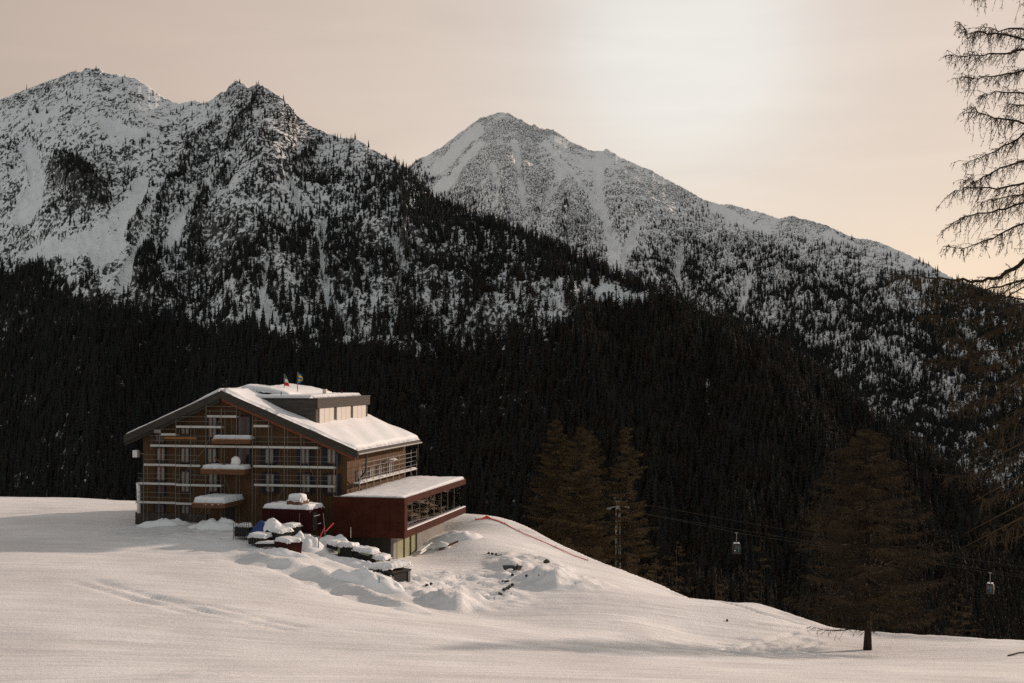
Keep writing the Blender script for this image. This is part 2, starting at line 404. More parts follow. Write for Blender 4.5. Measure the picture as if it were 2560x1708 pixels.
def make_mountain(name, ridge, Rtab, slope_deg, zb, pxr, ncol, nrow, nfloor, material, seed, amp, rocky, gul, rib, shear, floor_y0):
    px = np.linspace(*pxr, ncol); u = (px - 1280) / 3200
    ry = np.interp(px, *ridge)
    rj = ry + 2.2 * perlin(px / 9, 0.5, seed) + 1.6 * perlin(px / 4, 0.5, seed + 3)
    kern = np.exp(-0.5 * (np.arange(-30, 31) / 9.0) ** 2); kern /= kern.sum()
    ry = np.convolve(np.pad(ry, 30, mode='edge'), kern, 'valid')
    vr = vslope(ry); vj = vslope(rj)
    Yr = np.interp(px, Rtab[0], Rtab[1])
    zr = vr * Yr
    sl = np.interp(px, Rtab[0], slope_deg)
    Yb = Yr - np.maximum(zr - zb, 60) / np.tan(np.radians(sl))
    qs = np.linspace(0, 1, nrow); qb = np.linspace(0, 1, 14)[1:]
    qf = np.linspace(0, 1, nfloor, endpoint=False)
    rowsY = [floor_y0 + (Yb - floor_y0) * q for q in qf] + [Yb + (Yr - Yb) * q for q in qs] + [Yr + 700 * q for q in qb]
    zf = lambda q: zb + (zr - zb) * (q ** 1.08)
    rowsZ = [np.full(ncol, zb) - 0 * q for q in qf] + [zf(q) for q in qs] + [zr - 520 * q for q in qb]
    Q = np.concatenate([qf - 1, qs, 1 + qb])[:, None] * np.ones((1, ncol))
    Y = np.array(rowsY); Z = np.array(rowsZ); X = Y * u[None, :]
    Z = Z + ((vj - vr) * Yr)[None, :] * sstep(0.84, 1.0, Q) * (1 - sstep(1.05, 1.4, Q))      # crags only along the crest
    P = np.stack([X, Y, Z], -1)
    fpx, fpy = proj(P)
    wx = 7 * fbm(fpx / 30, fpy / 30, np.float32(seed), 4, 0.6); wy = 7 * fbm(fpx / 30, fpy / 30, np.float32(seed + 5), 4, 0.6)
    G = field(fpx + wx, fpy + wy, gul) * (0.82 + 0.55 * fbm(fpx / 16, fpy / 30, np.float32(seed + 8), 3)); G = np.clip(G, 0, 1); Rb = field(fpx, fpy, rib)
    face = np.clip(Q, 0, 1)
    w = sstep(-0.25, 0.12, Q) * (1 - 0.93 * sstep(0.78, 1.0, Q) * (Q <= 1)) * np.where(Q > 1, 0.07 + np.clip(Q - 1, 0, 1), 1)
    a = u[None, :] * 2000 + shear(fpx) * (1 - face) * 300
    rid = fbm(a / 120, face * 1.6, np.float32(seed), 3, 0.5, ridged=True)
    f1 = fbm(X / 160, Y / 160, Z / 160 + seed, 6, 0.53)
    f2 = fbm(X / 34, Y / 34, Z / 40 + seed * 2, 4, 0.55, ridged=True)
    D = amp * (0.9 * rid + 1.5 * f1 + 0.22 * f2) * w + amp * 0.45 * (Rb - G) * w
    # displace up and slightly towards the valley
    P[..., 2] += D * 0.75
    P[..., 1] -= D * 0.45
    # bare rock: where the ground is locally steep, plus cliff belts; wind keeps gullies filled
    gz = np.gradient(P[..., 2], axis=0); gy = np.gradient(P[..., 1], axis=0)
    steep = gz / np.maximum(np.abs(gy), 1.0)
    st = np.clip((steep - 0.62) * 0.9, -0.5, 1.0)
    fs = 22 if seed < 20 else 30; fine_amp = 0.72 if seed < 20 else 0.42
    fine = fbm(X / fs, Y / fs, Z / fs + 9 + seed, 5, 0.68)
    big = fbm(X / 190, Y / 190, Z / 120 + 4 + seed, 3, 0.5)
    rib_rock = 0.16 * np.clip(rid, -1, 1)        # ribs blown bare, hollows filled
    rock = rocky(fpx / K, fpy / K) + (0.35 if seed < 20 else 0.22) * st + fine_amp * fine + (0.3 if seed < 20 else 0.32) * big - (0.55 if seed < 20 else 0.42) * G + 0.2 * Rb + rib_rock
    rock = np.minimum(rock, 0.50 + 0.25 * np.maximum(rock - 0.5, 0)) if seed < 20 else np.minimum(rock, 0.54)
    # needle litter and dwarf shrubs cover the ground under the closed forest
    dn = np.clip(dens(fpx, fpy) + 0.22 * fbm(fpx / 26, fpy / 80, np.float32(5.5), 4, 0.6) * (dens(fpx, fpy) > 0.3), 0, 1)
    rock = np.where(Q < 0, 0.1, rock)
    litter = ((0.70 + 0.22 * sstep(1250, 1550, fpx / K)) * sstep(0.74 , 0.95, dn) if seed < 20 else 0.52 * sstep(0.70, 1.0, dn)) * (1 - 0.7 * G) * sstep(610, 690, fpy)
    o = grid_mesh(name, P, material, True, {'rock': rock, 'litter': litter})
    tag(o, kind='structure')
    return dict(P=P, Q=Q, G=G, R=Rb, n0=nfloor, n1=nfloor + nrow)

def blob(x, y, cx, cy, rx, ry): return np.exp(-(((x - cx) / rx) ** 2 + ((y - cy) / ry) ** 2))
rock1 = lambda x, y: (0.29 + 0.22 * blob(x, y, 170, 170, 170, 60) + 0.30 * blob(x, y, 690, 280, 70, 60) + 0.32 * blob(x, y, 190, 440, 75, 60) + 0.2 * blob(x, y, 560, 215, 60, 40)
                      + 0.25 * blob(x, y, 760, 610, 380, 80) + 0.15 * blob(x, y, 600, 330, 200, 90) + 0.2 * blob(x, y, 850, 380, 120, 60) + 0.2 * blob(x, y, 1150, 590, 140, 60) + 0.15 * blob(x, y, 500, 600, 90, 70) - 0.1 * blob(x, y, 200, 560, 140, 60))
rock2 = lambda x, y: (0.34 + 0.12 * blob(x, y, 1180, 330, 160, 60) + 0.12 * blob(x, y, 1300, 470, 100, 90) + 0.15 * blob(x, y, 1480, 430, 120, 50) + 0.1 * blob(x, y, 1860, 540, 160, 40)
                      + 0.12 * blob(x, y, 1350, 570, 60, 60) - 0.12 * blob(x, y, 1450, 590, 70, 50) + 0.18 * blob(x, y, 1250, 300, 40, 20))
R1 = (np.array([-260, 0, 600, 1000, 1400, 1800, 2200, 2560, 2900]), np.array([3000, 2800, 2500, 2250, 2000, 1800, 1650, 1560, 1500.]))
R2 = (np.array([700, 1000, 1250, 1700, 2200, 2560, 2900]), np.array([5400, 5200, 5000, 4600, 4000, 3600, 3400.]))
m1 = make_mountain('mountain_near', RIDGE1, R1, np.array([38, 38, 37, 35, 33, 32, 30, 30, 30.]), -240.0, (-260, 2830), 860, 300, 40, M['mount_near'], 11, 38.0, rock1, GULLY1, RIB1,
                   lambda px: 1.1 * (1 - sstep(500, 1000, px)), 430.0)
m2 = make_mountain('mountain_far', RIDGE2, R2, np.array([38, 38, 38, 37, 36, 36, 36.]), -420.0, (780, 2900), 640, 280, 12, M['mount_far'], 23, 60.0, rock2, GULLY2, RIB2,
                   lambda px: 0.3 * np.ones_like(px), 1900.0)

# ------------------------------------------------------------------ near ground
GP = [(0,1708,62),(640,1708,60),(1280,1708,62),(1920,1708,66),(2560,1708,72),(-400,1708,64),(2900,1708,76),
      (0,1560,80),(0,1455,97),(0,1400,109),(0,1300,140),(0,1245,166),(330,1253,166),(-500,1245,166),(-500,1455,97),(-500,1560,80),
      (345,1312,138),(470,1309,136),(600,1320,134),(250,1300,139),(480,1386,117),(700,1402,114),(300,1500,92),(600,1520,90),(330,1420,106),
      (780,1388,119),(690,1338,129),(800,1350,127),(860,1368,125.5),(930,1396,124),(905,1408,121),(985,1400,128.6),(1111,1330,147),(1000,1458,112),(860,1450,110),(1010,1520,101),(860,1500,101),
      (1140,1294,153),(1220,1299,150),(1310,1342,146),(1420,1384,142),(1530,1421,138),(1620,1458,133),(1760,1508,126),(1840,1519,121),(1890,1512,117),(1960,1531,116),(2070,1569,114),(2180,1583,112),(2290,1594,110),(2560,1607,106),(2900,1620,104),
      (1190,1528,107),(1080,1530,103),(1450,1462,117),(1350,1486,113),(1290,1432,124),(1180,1402,131),(1100,1432,122),(1060,1380,136),
      (1300,1570,96),(1600,1560,103),(1600,1610,92),(1750,1592,103),(1280,1640,78),(640,1610,78),(2168,1625,103),(2560,1640,95),(2168,1665,84),(1900,1600,104),(1720,1640,86),(2560,1670,84)]
pts = [tuple(at(x, y, Y)) for x, y, Y in GP]
# hidden ground behind the house and pavilion, under the camera, and the drop beyond the crest
pts += [(-20, 150, -16.8), (-5, 140, -18.0), (-30, 165, -17.3), (0, 25, -8.0), (-40, 25, -8.5), (40, 25, -9.5), (0, 5, -2.6), (-60, 5, -3), (60, 5, -4)]
crest = [(-90, 168), (-50, 167), (-20, 165), (-7, 156), (2, 149), (9, 141), (16, 132), (20, 121), (26, 115), (33, 111), (44, 107), (60, 104), (80, 102)]
def tps_fit(p):
    p = np.array(p, float); n = len(p); s = 30.0
    x = p[:, :2] / s
    r = np.linalg.norm(x[:, None] - x[None], axis=-1)
    Kk = np.where(r > 0, r * r * np.log(r + 1e-12), 0) + 0.0008 * np.eye(n)
    A = np.zeros((n + 3, n + 3)); A[:n, :n] = Kk; A[:n, n:n + 2] = x; A[:n, n + 2] = 1; A[n:n + 2, :n] = x.T; A[n + 2, :n] = 1
    b = np.concatenate([p[:, 2], np.zeros(3)])
    wgt = np.linalg.solve(A, b)
    def f(X, Y):
        X = np.asarray(X, float) / s; Y = np.asarray(Y, float) / s
        o = wgt[n] * X + wgt[n + 1] * Y + wgt[n + 2]
        for i in range(n):
            r2 = (X - x[i, 0]) ** 2 + (Y - x[i, 1]) ** 2
            o = o + wgt[i] * 0.5 * r2 * np.log(r2 + 1e-12)
        return o
    return f
for x, y in crest:      # keep the fit tame beyond the crest; the fall itself is added below
    pass
_tps = tps_fit(pts)
_cx = np.array([c[0] for c in crest], float); _cy = np.array([c[1] for c in crest], float)
def px_line_dist(X, Y, line):
    """signed distance (metres) to a ground polyline given in world x,y; + is to its left"""
    best = np.full(np.shape(X), 1e9); sgn = np.ones(np.shape(X)); tt = np.zeros(np.shape(X))
    for i in range(len(line) - 1):
        ax, ay = line[i]; bx, by = line[i + 1]; dx, dy = bx - ax, by - ay; L2 = dx * dx + dy * dy
        t = np.clip(((X - ax) * dx + (Y - ay) * dy) / L2, 0, 1)
        d = np.hypot(X - ax - t * dx, Y - ay - t * dy)
        c = dx * (Y - ay) - dy * (X - ax)
        m = d < best
        best = np.where(m, d, best); sgn = np.where(m, np.sign(c), sgn); tt = np.where(m, (i + t) / (len(line) - 1), tt)
    return best * sgn, tt
def gxy(px, py, Y):
    v = at(px, py, Y); return (v.x, v.y)
# bank of pushed snow below the building plot, running down to the right
BANK = [gxy(560, 1392, 116), gxy(720, 1408, 113), gxy(800, 1440, 110), gxy(900, 1478, 105), gxy(1010, 1512, 102), gxy(1085, 1530, 102)]
FRONT1 = [gxy(1030, 1478, 107.5), gxy(1065, 1500, 106), gxy(1105, 1518, 105), gxy(1160, 1530, 105), gxy(1205, 1522, 107), gxy(1245, 1500, 110)]
FRONT2 = [gxy(1278, 1440, 121), gxy(1300, 1462, 117.5), gxy(1340, 1478, 115.3), gxy(1395, 1487, 114), gxy(1440, 1474, 116), gxy(1490, 1450, 120)]
TRACKS = [[gxy(1770, 1630, 92), gxy(1860, 1592, 101), gxy(1990, 1568, 108)], [gxy(1830, 1632, 93), gxy(1900, 1600, 100), gxy(2010, 1580, 106)],
          [gxy(1880, 1634, 93), gxy(1935, 1606, 99), gxy(2050, 1588, 105)], [gxy(1845, 1632, 93), gxy(1925, 1600, 100), gxy(2030, 1583, 106)], [gxy(1790, 1545, 117), gxy(1900, 1540, 113), gxy(2000, 1553, 112)],
          [gxy(1890, 1560, 109), gxy(1990, 1556, 110)]]
GROOVES = [[gxy(180, 1440, 100), gxy(420, 1510, 91), gxy(640, 1555, 86)], [gxy(330, 1480, 94), gxy(520, 1545, 86)], [gxy(620, 1545, 86), gxy(760, 1565, 84)]]
def lerp_noise(X, Y, sx, sy, seed, oc=3, **k): return fbm(np.asarray(X) / sx, np.asarray(Y) / sy, np.float32(seed), oc, **k)
CHUNK_C = at(1230, 1470, 117)
def ground_z(X, Y, fine=True):
    X = np.asarray(X, float); Y = np.asarray(Y, float)
    cy = np.interp(X, _cx, _cy)
    over = np.maximum(Y - cy, 0)
    Yc = np.where(Y > cy, cy + 2.0 * (1 - np.exp(-over / 2.0)), Y)
    z = _tps(X, np.minimum(Y, Yc))
    z = z - 0.55 * np.maximum(over - 1.0, 0) ** 1.0 - 0.25 * over * sstep(10, 60, over)
    z = np.maximum(z, -244)
    if fine:
        vis = 1 - sstep(10, 60, over)
        z = z + vis * (0.22 * lerp_noise(X, Y, 16, 12, 1.7, 3) + 0.09 * lerp_noise(X, Y, 4.5, 2.2, 4.1, 4))
        d, t = px_line_dist(X, Y, BANK)
        on = sstep(0.0, 0.12, t) * (1 - sstep(0.9, 1.0, t))
        bn = 1 + 1.6 * lerp_noise(X, Y, 2.2, 2.2, 8.8, 3)
        d = d + 0.9 * lerp_noise(X, Y, 3.0, 3.0, 12.8, 3)
        z = z + on * (0.42 * bn * np.exp(-((d - 0.5) / 0.8) ** 2) - 0.34 * bn * np.exp(-((d + 1.5) / 1.1) ** 2))
        # tipped snow right of the bank: two heaps with broken tops and steep fronts
        for (line, dep, amp) in ((FRONT1, 8.0, 0.7), (FRONT2, 7.0, 0.75)):
            d, t = px_line_dist(X, Y, line)
            d = d + 0.8 * lerp_noise(X, Y, 2.6, 2.2, 3.8, 3)
            on = sstep(0.0, 0.22, t) * (1 - sstep(0.78, 1.0, t))
            prof = np.where(d > 0, np.exp(-(np.maximum(d - 0.6, 0) / dep) ** 2), 0) * sstep(-0.1, 1.3, d)
            lump = lerp_noise(X + 0.5 * Y, Y - 0.2 * X, 2.3, 1.1, 6.3, 4, ridged=True)
            z = z + on * prof * (amp * 0.75 + 0.75 * np.maximum(lump, -0.15) * sstep(0.2, 1.5, d))
        for (px, py, Yd, ax, ay, amp) in ((1320, 1405, 130, 5, 7, 0.8), (1180, 1440, 121, 5, 5, 0.5), (1130, 1478, 112, 7.5, 7.0, 0.85), (1375, 1452, 119, 6.5, 5.5, 0.85)):
            c = at(px, py, Yd)
            e = ((X - c.x) / ax) ** 2 + ((Y - c.y) / ay) ** 2
            z = z + amp * (1 - sstep(0.35, 1.05, e)) * (0.75 * np.maximum(lerp_noise(X + 0.4 * Y, Y, 1.7, 1.0, 6.3, 4, ridged=True), -0.3) + 0.3 * lerp_noise(X, Y, 4.5, 3.5, 2.2, 2))
        c = at(1282, 1418, 126.5)
        z = z + 0.75 * np.exp(-(((X - c.x) / 1.6) ** 2 + ((Y - c.y - 0.6) / 1.3) ** 2))
        rough = np.exp(-(((X + 8) / 22) ** 2 + ((Y - 113) / 14) ** 2))
        z = z + 0.10 * rough * lerp_noise(X, Y, 1.1, 0.9, 9.3, 2)
        for tr in TRACKS:
            d, t = px_line_dist(X, Y, tr)
            z = z - 0.22 * np.exp(-(d / 0.25) ** 2) + 0.06 * np.exp(-((np.abs(d) - 0.5) / 0.25) ** 2)
        for tr in GROOVES:
            d, t = px_line_dist(X, Y, tr)
            e = sstep(0, 0.15, t) * (1 - sstep(0.8, 1, t))
            z = z - e * (0.16 * np.exp(-((np.abs(d) - 0.8) / 0.35) ** 2))
        c = at(500, 1680, 64)
        m = np.exp(-(((X - c.x) / 2.6) ** 2 + ((Y - c.y) / 2.5) ** 2))
        z = z + 0.16 * m * lerp_noise(X, Y, 0.9, 0.9, 2.9, 2, ridged=True)
        # trampled ground before the house
        c = at(520, 1345, 128)
        m = np.exp(-(((X - c.x) / 14) ** 2 + ((Y - c.y) / 6) ** 2))
        z = z + 0.45 * m * lerp_noise(X, Y, 1.6, 1.2, 3.3, 3, ridged=True) 
        c = at(800, 1395, 119)
        m = np.exp(-(((X - c.x) / 10) ** 2 + ((Y - c.y) / 6) ** 2))
        z = z + 0.30 * m * lerp_noise(X, Y, 2.4, 1.8, 5.3, 3)
        # ridge of ploughed snow at the far edge of the piste
        z = z + 0.35 * np.exp(-((Y - cy + 1.2) / 1.0) ** 2) * (0.6 + 1.2 * lerp_noise(X, Y, 5, 3, 7.7, 3)) * sstep(12, 20, X)
    return z
xs = np.concatenate([np.linspace(-330, -72, 50, endpoint=False), np.arange(-72, 72, 0.36), np.linspace(72, 330, 50)])
ys = np.concatenate([np.linspace(2, 54, 50, endpoint=False), np.arange(54, 170, 0.36), np.linspace(170, 330, 40), np.linspace(340, 560, 16)])
GX, GY = np.meshgrid(xs, ys)
GZ = ground_z(GX, GY)

# groomed and wind packed snow
def slope_snow():
    m = bpy.data.materials.new('slope_snow'); m.use_nodes = True
    n = m.node_tree.nodes; l = m.node_tree.links
    b = n['Principled BSDF']; b.inputs['Roughness'].default_value = 0.7; b.inputs['Specular IOR Level'].default_value = 0.25
    tcn = n.new('ShaderNodeTexCoord')
    mp1 = n.new('ShaderNodeMapping'); mp1.inputs['Rotation'].default_value = (0, 0, math.radians(-24)); mp1.inputs['Scale'].default_value = (0.05, 0.8, 0.3)
    l.new(tcn.outputs['Object'], mp1.inputs[0])
    s1 = n.new('ShaderNodeTexNoise'); s1.inputs['Scale'].default_value = 1.6; s1.inputs['Detail'].default_value = 7; s1.inputs['Roughness'].default_value = 0.62
    l.new(mp1.outputs[0], s1.inputs['Vector'])
    s2 = n.new('ShaderNodeTexNoise'); s2.inputs['Scale'].default_value = 3.2; s2.inputs['Detail'].default_value = 8; s2.inputs['Roughness'].default_value = 0.7
    l.new(tcn.outputs['Object'], s2.inputs['Vector'])
    s3 = n.new('ShaderNodeTexNoise'); s3.inputs['Scale'].default_value = 0.12; s3.inputs['Detail'].default_value = 5
    l.new(tcn.outputs['Object'], s3.inputs['Vector'])
    mx = n.new('ShaderNodeMix'); mx.data_type = 'RGBA'; mx.inputs[6].default_value = (0.60, 0.59, 0.585, 1); mx.inputs[7].default_value = (0.84, 0.835, 0.825, 1)
    mr = n.new('ShaderNodeMapRange'); mr.inputs['From Min'].default_value = 0.35; mr.inputs['From Max'].default_value = 0.62
    ad = n.new('ShaderNodeMath'); ad.operation = 'MULTIPLY_ADD'; ad.inputs[1].default_value = 0.5
    hf = n.new('ShaderNodeMath'); hf.operation = 'MULTIPLY'; hf.inputs[1].default_value = 0.5; l.new(s3.outputs[0], hf.inputs[0])
    l.new(s1.outputs[0], ad.inputs[0]); l.new(hf.outputs[0], ad.inputs[2])
    l.new(ad.outputs[0], mr.inputs[0]); l.new(mr.outputs[0], mx.inputs[0]); l.new(mx.outputs[2], b.inputs['Base Color'])
    h = n.new('ShaderNodeMath'); h.operation = 'MULTIPLY_ADD'; h.inputs[1].default_value = 2.2
    l.new(s1.outputs[0], h.inputs[0]); l.new(s2.outputs[0], h.inputs[2])
    bp = n.new('ShaderNodeBump'); bp.inputs['Strength'].default_value = 0.7; bp.inputs['Distance'].default_value = 0.09
    l.new(h.outputs[0], bp.inputs['Height']); l.new(bp.outputs[0], b.inputs['Normal'])
    return m
M['slope'] = slope_snow()
ground = grid_mesh('snow_slope', np.stack([GX, GY, GZ], -1), M['slope'], True)
tag(ground, kind='structure')
def gz(x, y): return float(ground_z(np.array([x]), np.array([y]))[0])
def gpix(px, py, y0=55, y1=230):
    """first point of the ground seen at a photo pixel"""
    Ys = np.linspace(y0, y1, 500); d = at(px, py, 1.0)
    Z = ground_z(d.x * Ys, Ys, False)
    k = np.argmax(Z >= d.z * Ys)
    Y = Ys[k]; return Vector((d.x * Y, Y, gz(d.x * Y, Y)))

# ------------------------------------------------------------------ far trees
def spruce_mesh(name, seed, tiers=7, wide=0.17):
    r = random.Random(seed); mb = MB()
    mb.tube([(0, 0, 0), (0, 0, 0.3)], 0.018, 4)
    for i in range(tiers):
        t = i / (tiers - 1)
        z0 = 0.06 + 0.80 * t; top = z0 + 0.22 * (1 - 0.35 * t)
        R = wide * (1 - t) ** 0.85 + 0.02
        n = 9; b = len(mb.v); ph = r.random() * 6
        ox, oy = (r.random() - .5) * 0.015, (r.random() - .5) * 0.015
        mb.v.append((ox, oy, min(top, 1.0)))
        for k in range(n):
            a = ph + 2 * math.pi * k / n
            rr = R * (r.uniform(0.75, 1.2) if k % 2 else r.uniform(0.4, 0.7))
            mb.v.append((ox + rr * math.cos(a), oy + rr * math.sin(a), z0 - (0.03 if k % 2 else -0.01) + r.uniform(-.015, .015)))
        for k in range(n):
            mb.f.append((b, b + 1 + k, b + 1 + (k + 1) % n)); mb.m.append(0)
    me = bpy.data.meshes.new(name); me.from_pydata(mb.v, [], mb.f); me.materials.append(M['spruce']); return me
def larch_far_mesh(name, seed, n=46):
    r = random.Random(seed); mb = MB()
    mb.tube([(0, 0, 0), (0, 0, 0.98)], 0.014, 4, 0.002)
    for i in range(n):
        t = (i + r.random()) / n; z = 0.12 + 0.85 * t
        L = (0.03 + 0.16 * (1 - t) ** 0.8) * r.uniform(0.6, 1.15); a = r.random() * 6.283
        c, s = math.cos(a), math.sin(a); w = 0.022 + 0.02 * (1 - t)
        p = (0, 0, z); q = (c * L, s * L, z - 0.25 * L + r.uniform(-.01, .03)); d = (c * L * .6 - s * w, s * L * .6 + c * w, z - 0.05 - 0.2 * L); e = (c * L * .5 + s * w, s * L * .5 - c * w, z - 0.035)
        b = len(mb.v); mb.v += [p, q, d, e]; mb.f += [(b, b + 1, b + 2), (b, b + 3, b + 1)]; mb.m += [0, 0]
    me = bpy.data.meshes.new(name); me.from_pydata(mb.v, [], mb.f); me.materials.append(M['larch_far']); return me
SPR = [spruce_mesh('spruce_%d' % i, 40 + i, 7 - (i % 2), (0.15, 0.18, 0.13)[i]) for i in range(3)]
LAR = [larch_far_mesh('larch_%d' % i, 60 + i) for i in range(3)]

rng = np.random.RandomState(5)
def scatter(mt, spacing, pmax_y, far, hfun):
    P = mt['P']; r0, r1 = 0, mt['n1']
    A = P[:r1]
    e1 = A[1:, :-1] - A[:-1, :-1]; e2 = A[:-1, 1:] - A[:-1, :-1]
    area = np.abs(e1[..., 0] * e2[..., 1] - e1[..., 1] * e2[..., 0])
    fx, fy = proj(A[:-1, :-1])
    ok = (fx > -120) & (fx < 2690) & (fy < pmax_y(fx))
    wgt = (area * ok).ravel(); tot = wgt.sum(); N = int(tot / spacing ** 2)
    cells = rng.choice(wgt.size, N, p=wgt / tot)
    i, j = np.unravel_index(cells, area.shape)
    a, b = rng.rand(N), rng.rand(N)
    pos = A[i, j] * ((1 - a) * (1 - b))[:, None] + A[i + 1, j] * (a * (1 - b))[:, None] + A[i, j + 1] * ((1 - a) * b)[:, None] + A[i + 1, j + 1] * (a * b)[:, None]
    px, py = proj(pos)
    d = dens(px, py)
    d = np.clip(d + 0.5 * mt['R'][i, j] - 0.75 * mt['G'][i, j], 0, 1)
    az = px * (2600 if not far else 4500) / 3200
    st = fbm(az / (26 if not far else 30), py / 75, np.float32(3.3 + far), 4, 0.6)
    cl = fbm(pos[:, 0] / 38, pos[:, 1] / 38, np.float32(8.1 + far), 3, 0.6)
    p = np.where(d > 0.85, 1 + np.minimum(0, st * 1.5 + 0.52), d ** (1.1 if far else 2.3) + (1.35 * st + 0.8 * cl) * np.minimum(1, 2.6 * d) * 0.75)
    p = np.where(d < 0.03, 0, p)
    keep = rng.rand(N) < np.clip(p, 0, 1)
    pos, px, py, d = pos[keep], px[keep], py[keep], d[keep]
    h = hfun(px, py) * rng.uniform(0.5, 1.35, len(pos))
    return pos, px, py, d, h
crestpx = lambda x: np.interp(x, [-300, 340, 1000, 1220, 1530, 1840, 2100, 2560, 2900], [1390, 1390, 1390, 1430, 1560, 1660, 1730, 1770, 1780])
h1 = lambda x, y: 11 + 11 * sstep(300, 900, y)
h2 = lambda x, y: 15 + 8 * sstep(500, 900, y)
S1 = scatter(m1, 4.4, crestpx, 0, h1)
S2 = scatter(m2, 5.8, lambda x: np.interp(x, RIDGE1[0], RIDGE1[1]) + 40, 1, h2)
pos = np.concatenate([S1[0], S2[0]]); px = np.concatenate([S1[1], S2[1]]); py = np.concatenate([S1[2], S2[2]]); dd = np.concatenate([S1[3], S2[3]]); hh = np.concatenate([S1[4], S2[4]])
far = np.concatenate([np.zeros(len(S1[0])), np.ones(len(S2[0]))])
lf = np.where(far > 0, 0.12, 0.15 + 0.5 * sstep(600, 1000, px / K) * sstep(520, 760, py / K))
is_l = rng.rand(len(pos)) < lf
sx = rng.uniform(0.85, 1.3, len(pos)) * hh
pos[:, 2] -= 0.6
scl = np.stack([sx, sx, hh], -1).astype(np.float32)
rz = rng.uniform(0, 6.283, len(pos)).astype(np.float32)
var = rng.randint(0, 3, len(pos)).astype(np.int32)
size = hh / pos[:, 1] * 3200
score = size * np.where(dd < 0.78, 1.0, 0.3) * ((px > 10) & (px < 2550) & (py > 60)) * (far < 1) * ((py < 1080))
order = np.argsort(-score)
sp_i = [k for k in order if not is_l[k]][:290]
la_i = [k for k in order if is_l[k]][:120]
def standing(k, name, meshes, label, group):
    o = bpy.data.objects.new(name, meshes[var[k]]); COL.objects.link(o)
    o.location = pos[k]; o.rotation_euler = (0, 0, float(rz[k])); o.scale = scl[k]
    tag(o, label, 'tree', group); return o
for k in sp_i: standing(k, 'spruce_tree', SPR, 'dark slender spruce standing on the snowy mountainside of the nearer mountain', 'spruces on the snowy mountainside')
for k in la_i: standing(k, 'larch_tree', LAR, 'thin brown bare larch standing on the snowy side of the nearer mountain', 'larches on the snowy mountainside')
used = np.zeros(len(pos), bool); used[sp_i] = True; used[la_i] = True

def forest(name, sel, meshes, label):
    n = int(sel.sum())
    me = bpy.data.meshes.new(name); me.vertices.add(n)
    me.vertices.foreach_set('co', pos[sel].astype(np.float32).ravel())
    a = me.attributes.new('tree_scale', 'FLOAT_VECTOR', 'POINT'); a.data.foreach_set('vector', scl[sel].ravel())
    a = me.attributes.new('tree_turn', 'FLOAT', 'POINT'); a.data.foreach_set('value', rz[sel])
    a = me.attributes.new('tree_kind', 'INT', 'POINT'); a.data.foreach_set('value', var[sel])
    o = bpy.data.objects.new(name, me); COL.objects.link(o); tag(o, label, None, None, 'stuff')
    g = bpy.data.node_groups.new(name, 'GeometryNodeTree')
    g.interface.new_socket('Geometry', in_out='INPUT', socket_type='NodeSocketGeometry')
    g.interface.new_socket('Geometry', in_out='OUTPUT', socket_type='NodeSocketGeometry')
    N = g.nodes.new; L = g.links.new
    gi, go = N('NodeGroupInput'), N('NodeGroupOutput')
    iop = N('GeometryNodeInstanceOnPoints'); jn = N('GeometryNodeJoinGeometry')
    for ms in meshes:
        src = bpy.data.objects.new(name + '_pattern', ms)        # pattern only: never linked to the scene
        oi = N('GeometryNodeObjectInfo'); oi.inputs['Object'].default_value = src; oi.inputs['As Instance'].default_value = True
        L(oi.outputs['Geometry'], jn.inputs[0])
    def attr(nm, dt):
        k = N('GeometryNodeInputNamedAttribute'); k.data_type = dt; k.inputs['Name'].default_value = nm
        return next(s for s in k.outputs if s.enabled and s.name == 'Attribute')
    iop.inputs['Pick Instance'].default_value = True
    L(gi.outputs[0], iop.inputs['Points']); L(jn.outputs[0], iop.inputs['Instance'])
    L(attr('tree_kind', 'INT'), iop.inputs['Instance Index'])
    cx = N('ShaderNodeCombineXYZ'); L(attr('tree_turn', 'FLOAT'), cx.inputs['Z'])
    L(cx.outputs[0], iop.inputs['Rotation']); L(attr('tree_scale', 'FLOAT_VECTOR'), iop.inputs['Scale'])
    L(iop.outputs[0], go.inputs[0])
    md = o.modifiers.new('trees', 'NODES'); md.node_group = g
    return n
nf = forest('spruce_forest', ~is_l & ~used, SPR, 'dark spruce forest covering the mountainsides and the valley floor')
nl = forest('larch_forest', is_l & ~used, LAR, 'brown bare larch wood mixed into the dark forest on the slopes')
print('trees', nf, nl)

# ------------------------------------------------------------------ building materials
M['wall'] = mat('brown_plank_wall', (0.086, 0.049, 0.025), 0.85, var=0.35, scale=1.6, bump=0.35, bscale=5, stretch=(3.0, 3.0, 0.5), spec=0.15)
M['plinth'] = mat('grey_brown_plinth', (0.06, 0.046, 0.036), 0.9, var=0.3, scale=1.5, bump=0.4, bscale=6)
M['fascia'] = mat('dark_weathered_boards', (0.040, 0.034, 0.027), 0.85, var=0.3, scale=2.0, bump=0.3, stretch=(0.4, 0.4, 3))
M['soffit'] = mat('red_brown_soffit', (0.17, 0.050, 0.022), 0.8, var=0.25, scale=2.0, stretch=(0.4, 3, 3))
M['slate'] = mat('slate_roof', (0.045, 0.043, 0.04), 0.8, var=0.3, scale=3)
M['dormer'] = mat('dormer_dark_cladding', (0.050, 0.043, 0.036), 0.85, var=0.35, scale=1.2, bump=0.3, stretch=(0.5, 0.5, 3))
M['pale'] = mat('pale_sheeting', (0.50, 0.47, 0.42), 0.8, var=0.08, scale=2.5, stretch=(1, 4, 0.6))
M['pane'] = mat('curtained_glass', (0.23, 0.235, 0.20), 0.35, var=0.25, scale=2.2, stretch=(4, 4, 0.5), spec=0.5)
M['pane_dark'] = mat('dark_glass', (0.015, 0.017, 0.019), 0.12, spec=0.5)
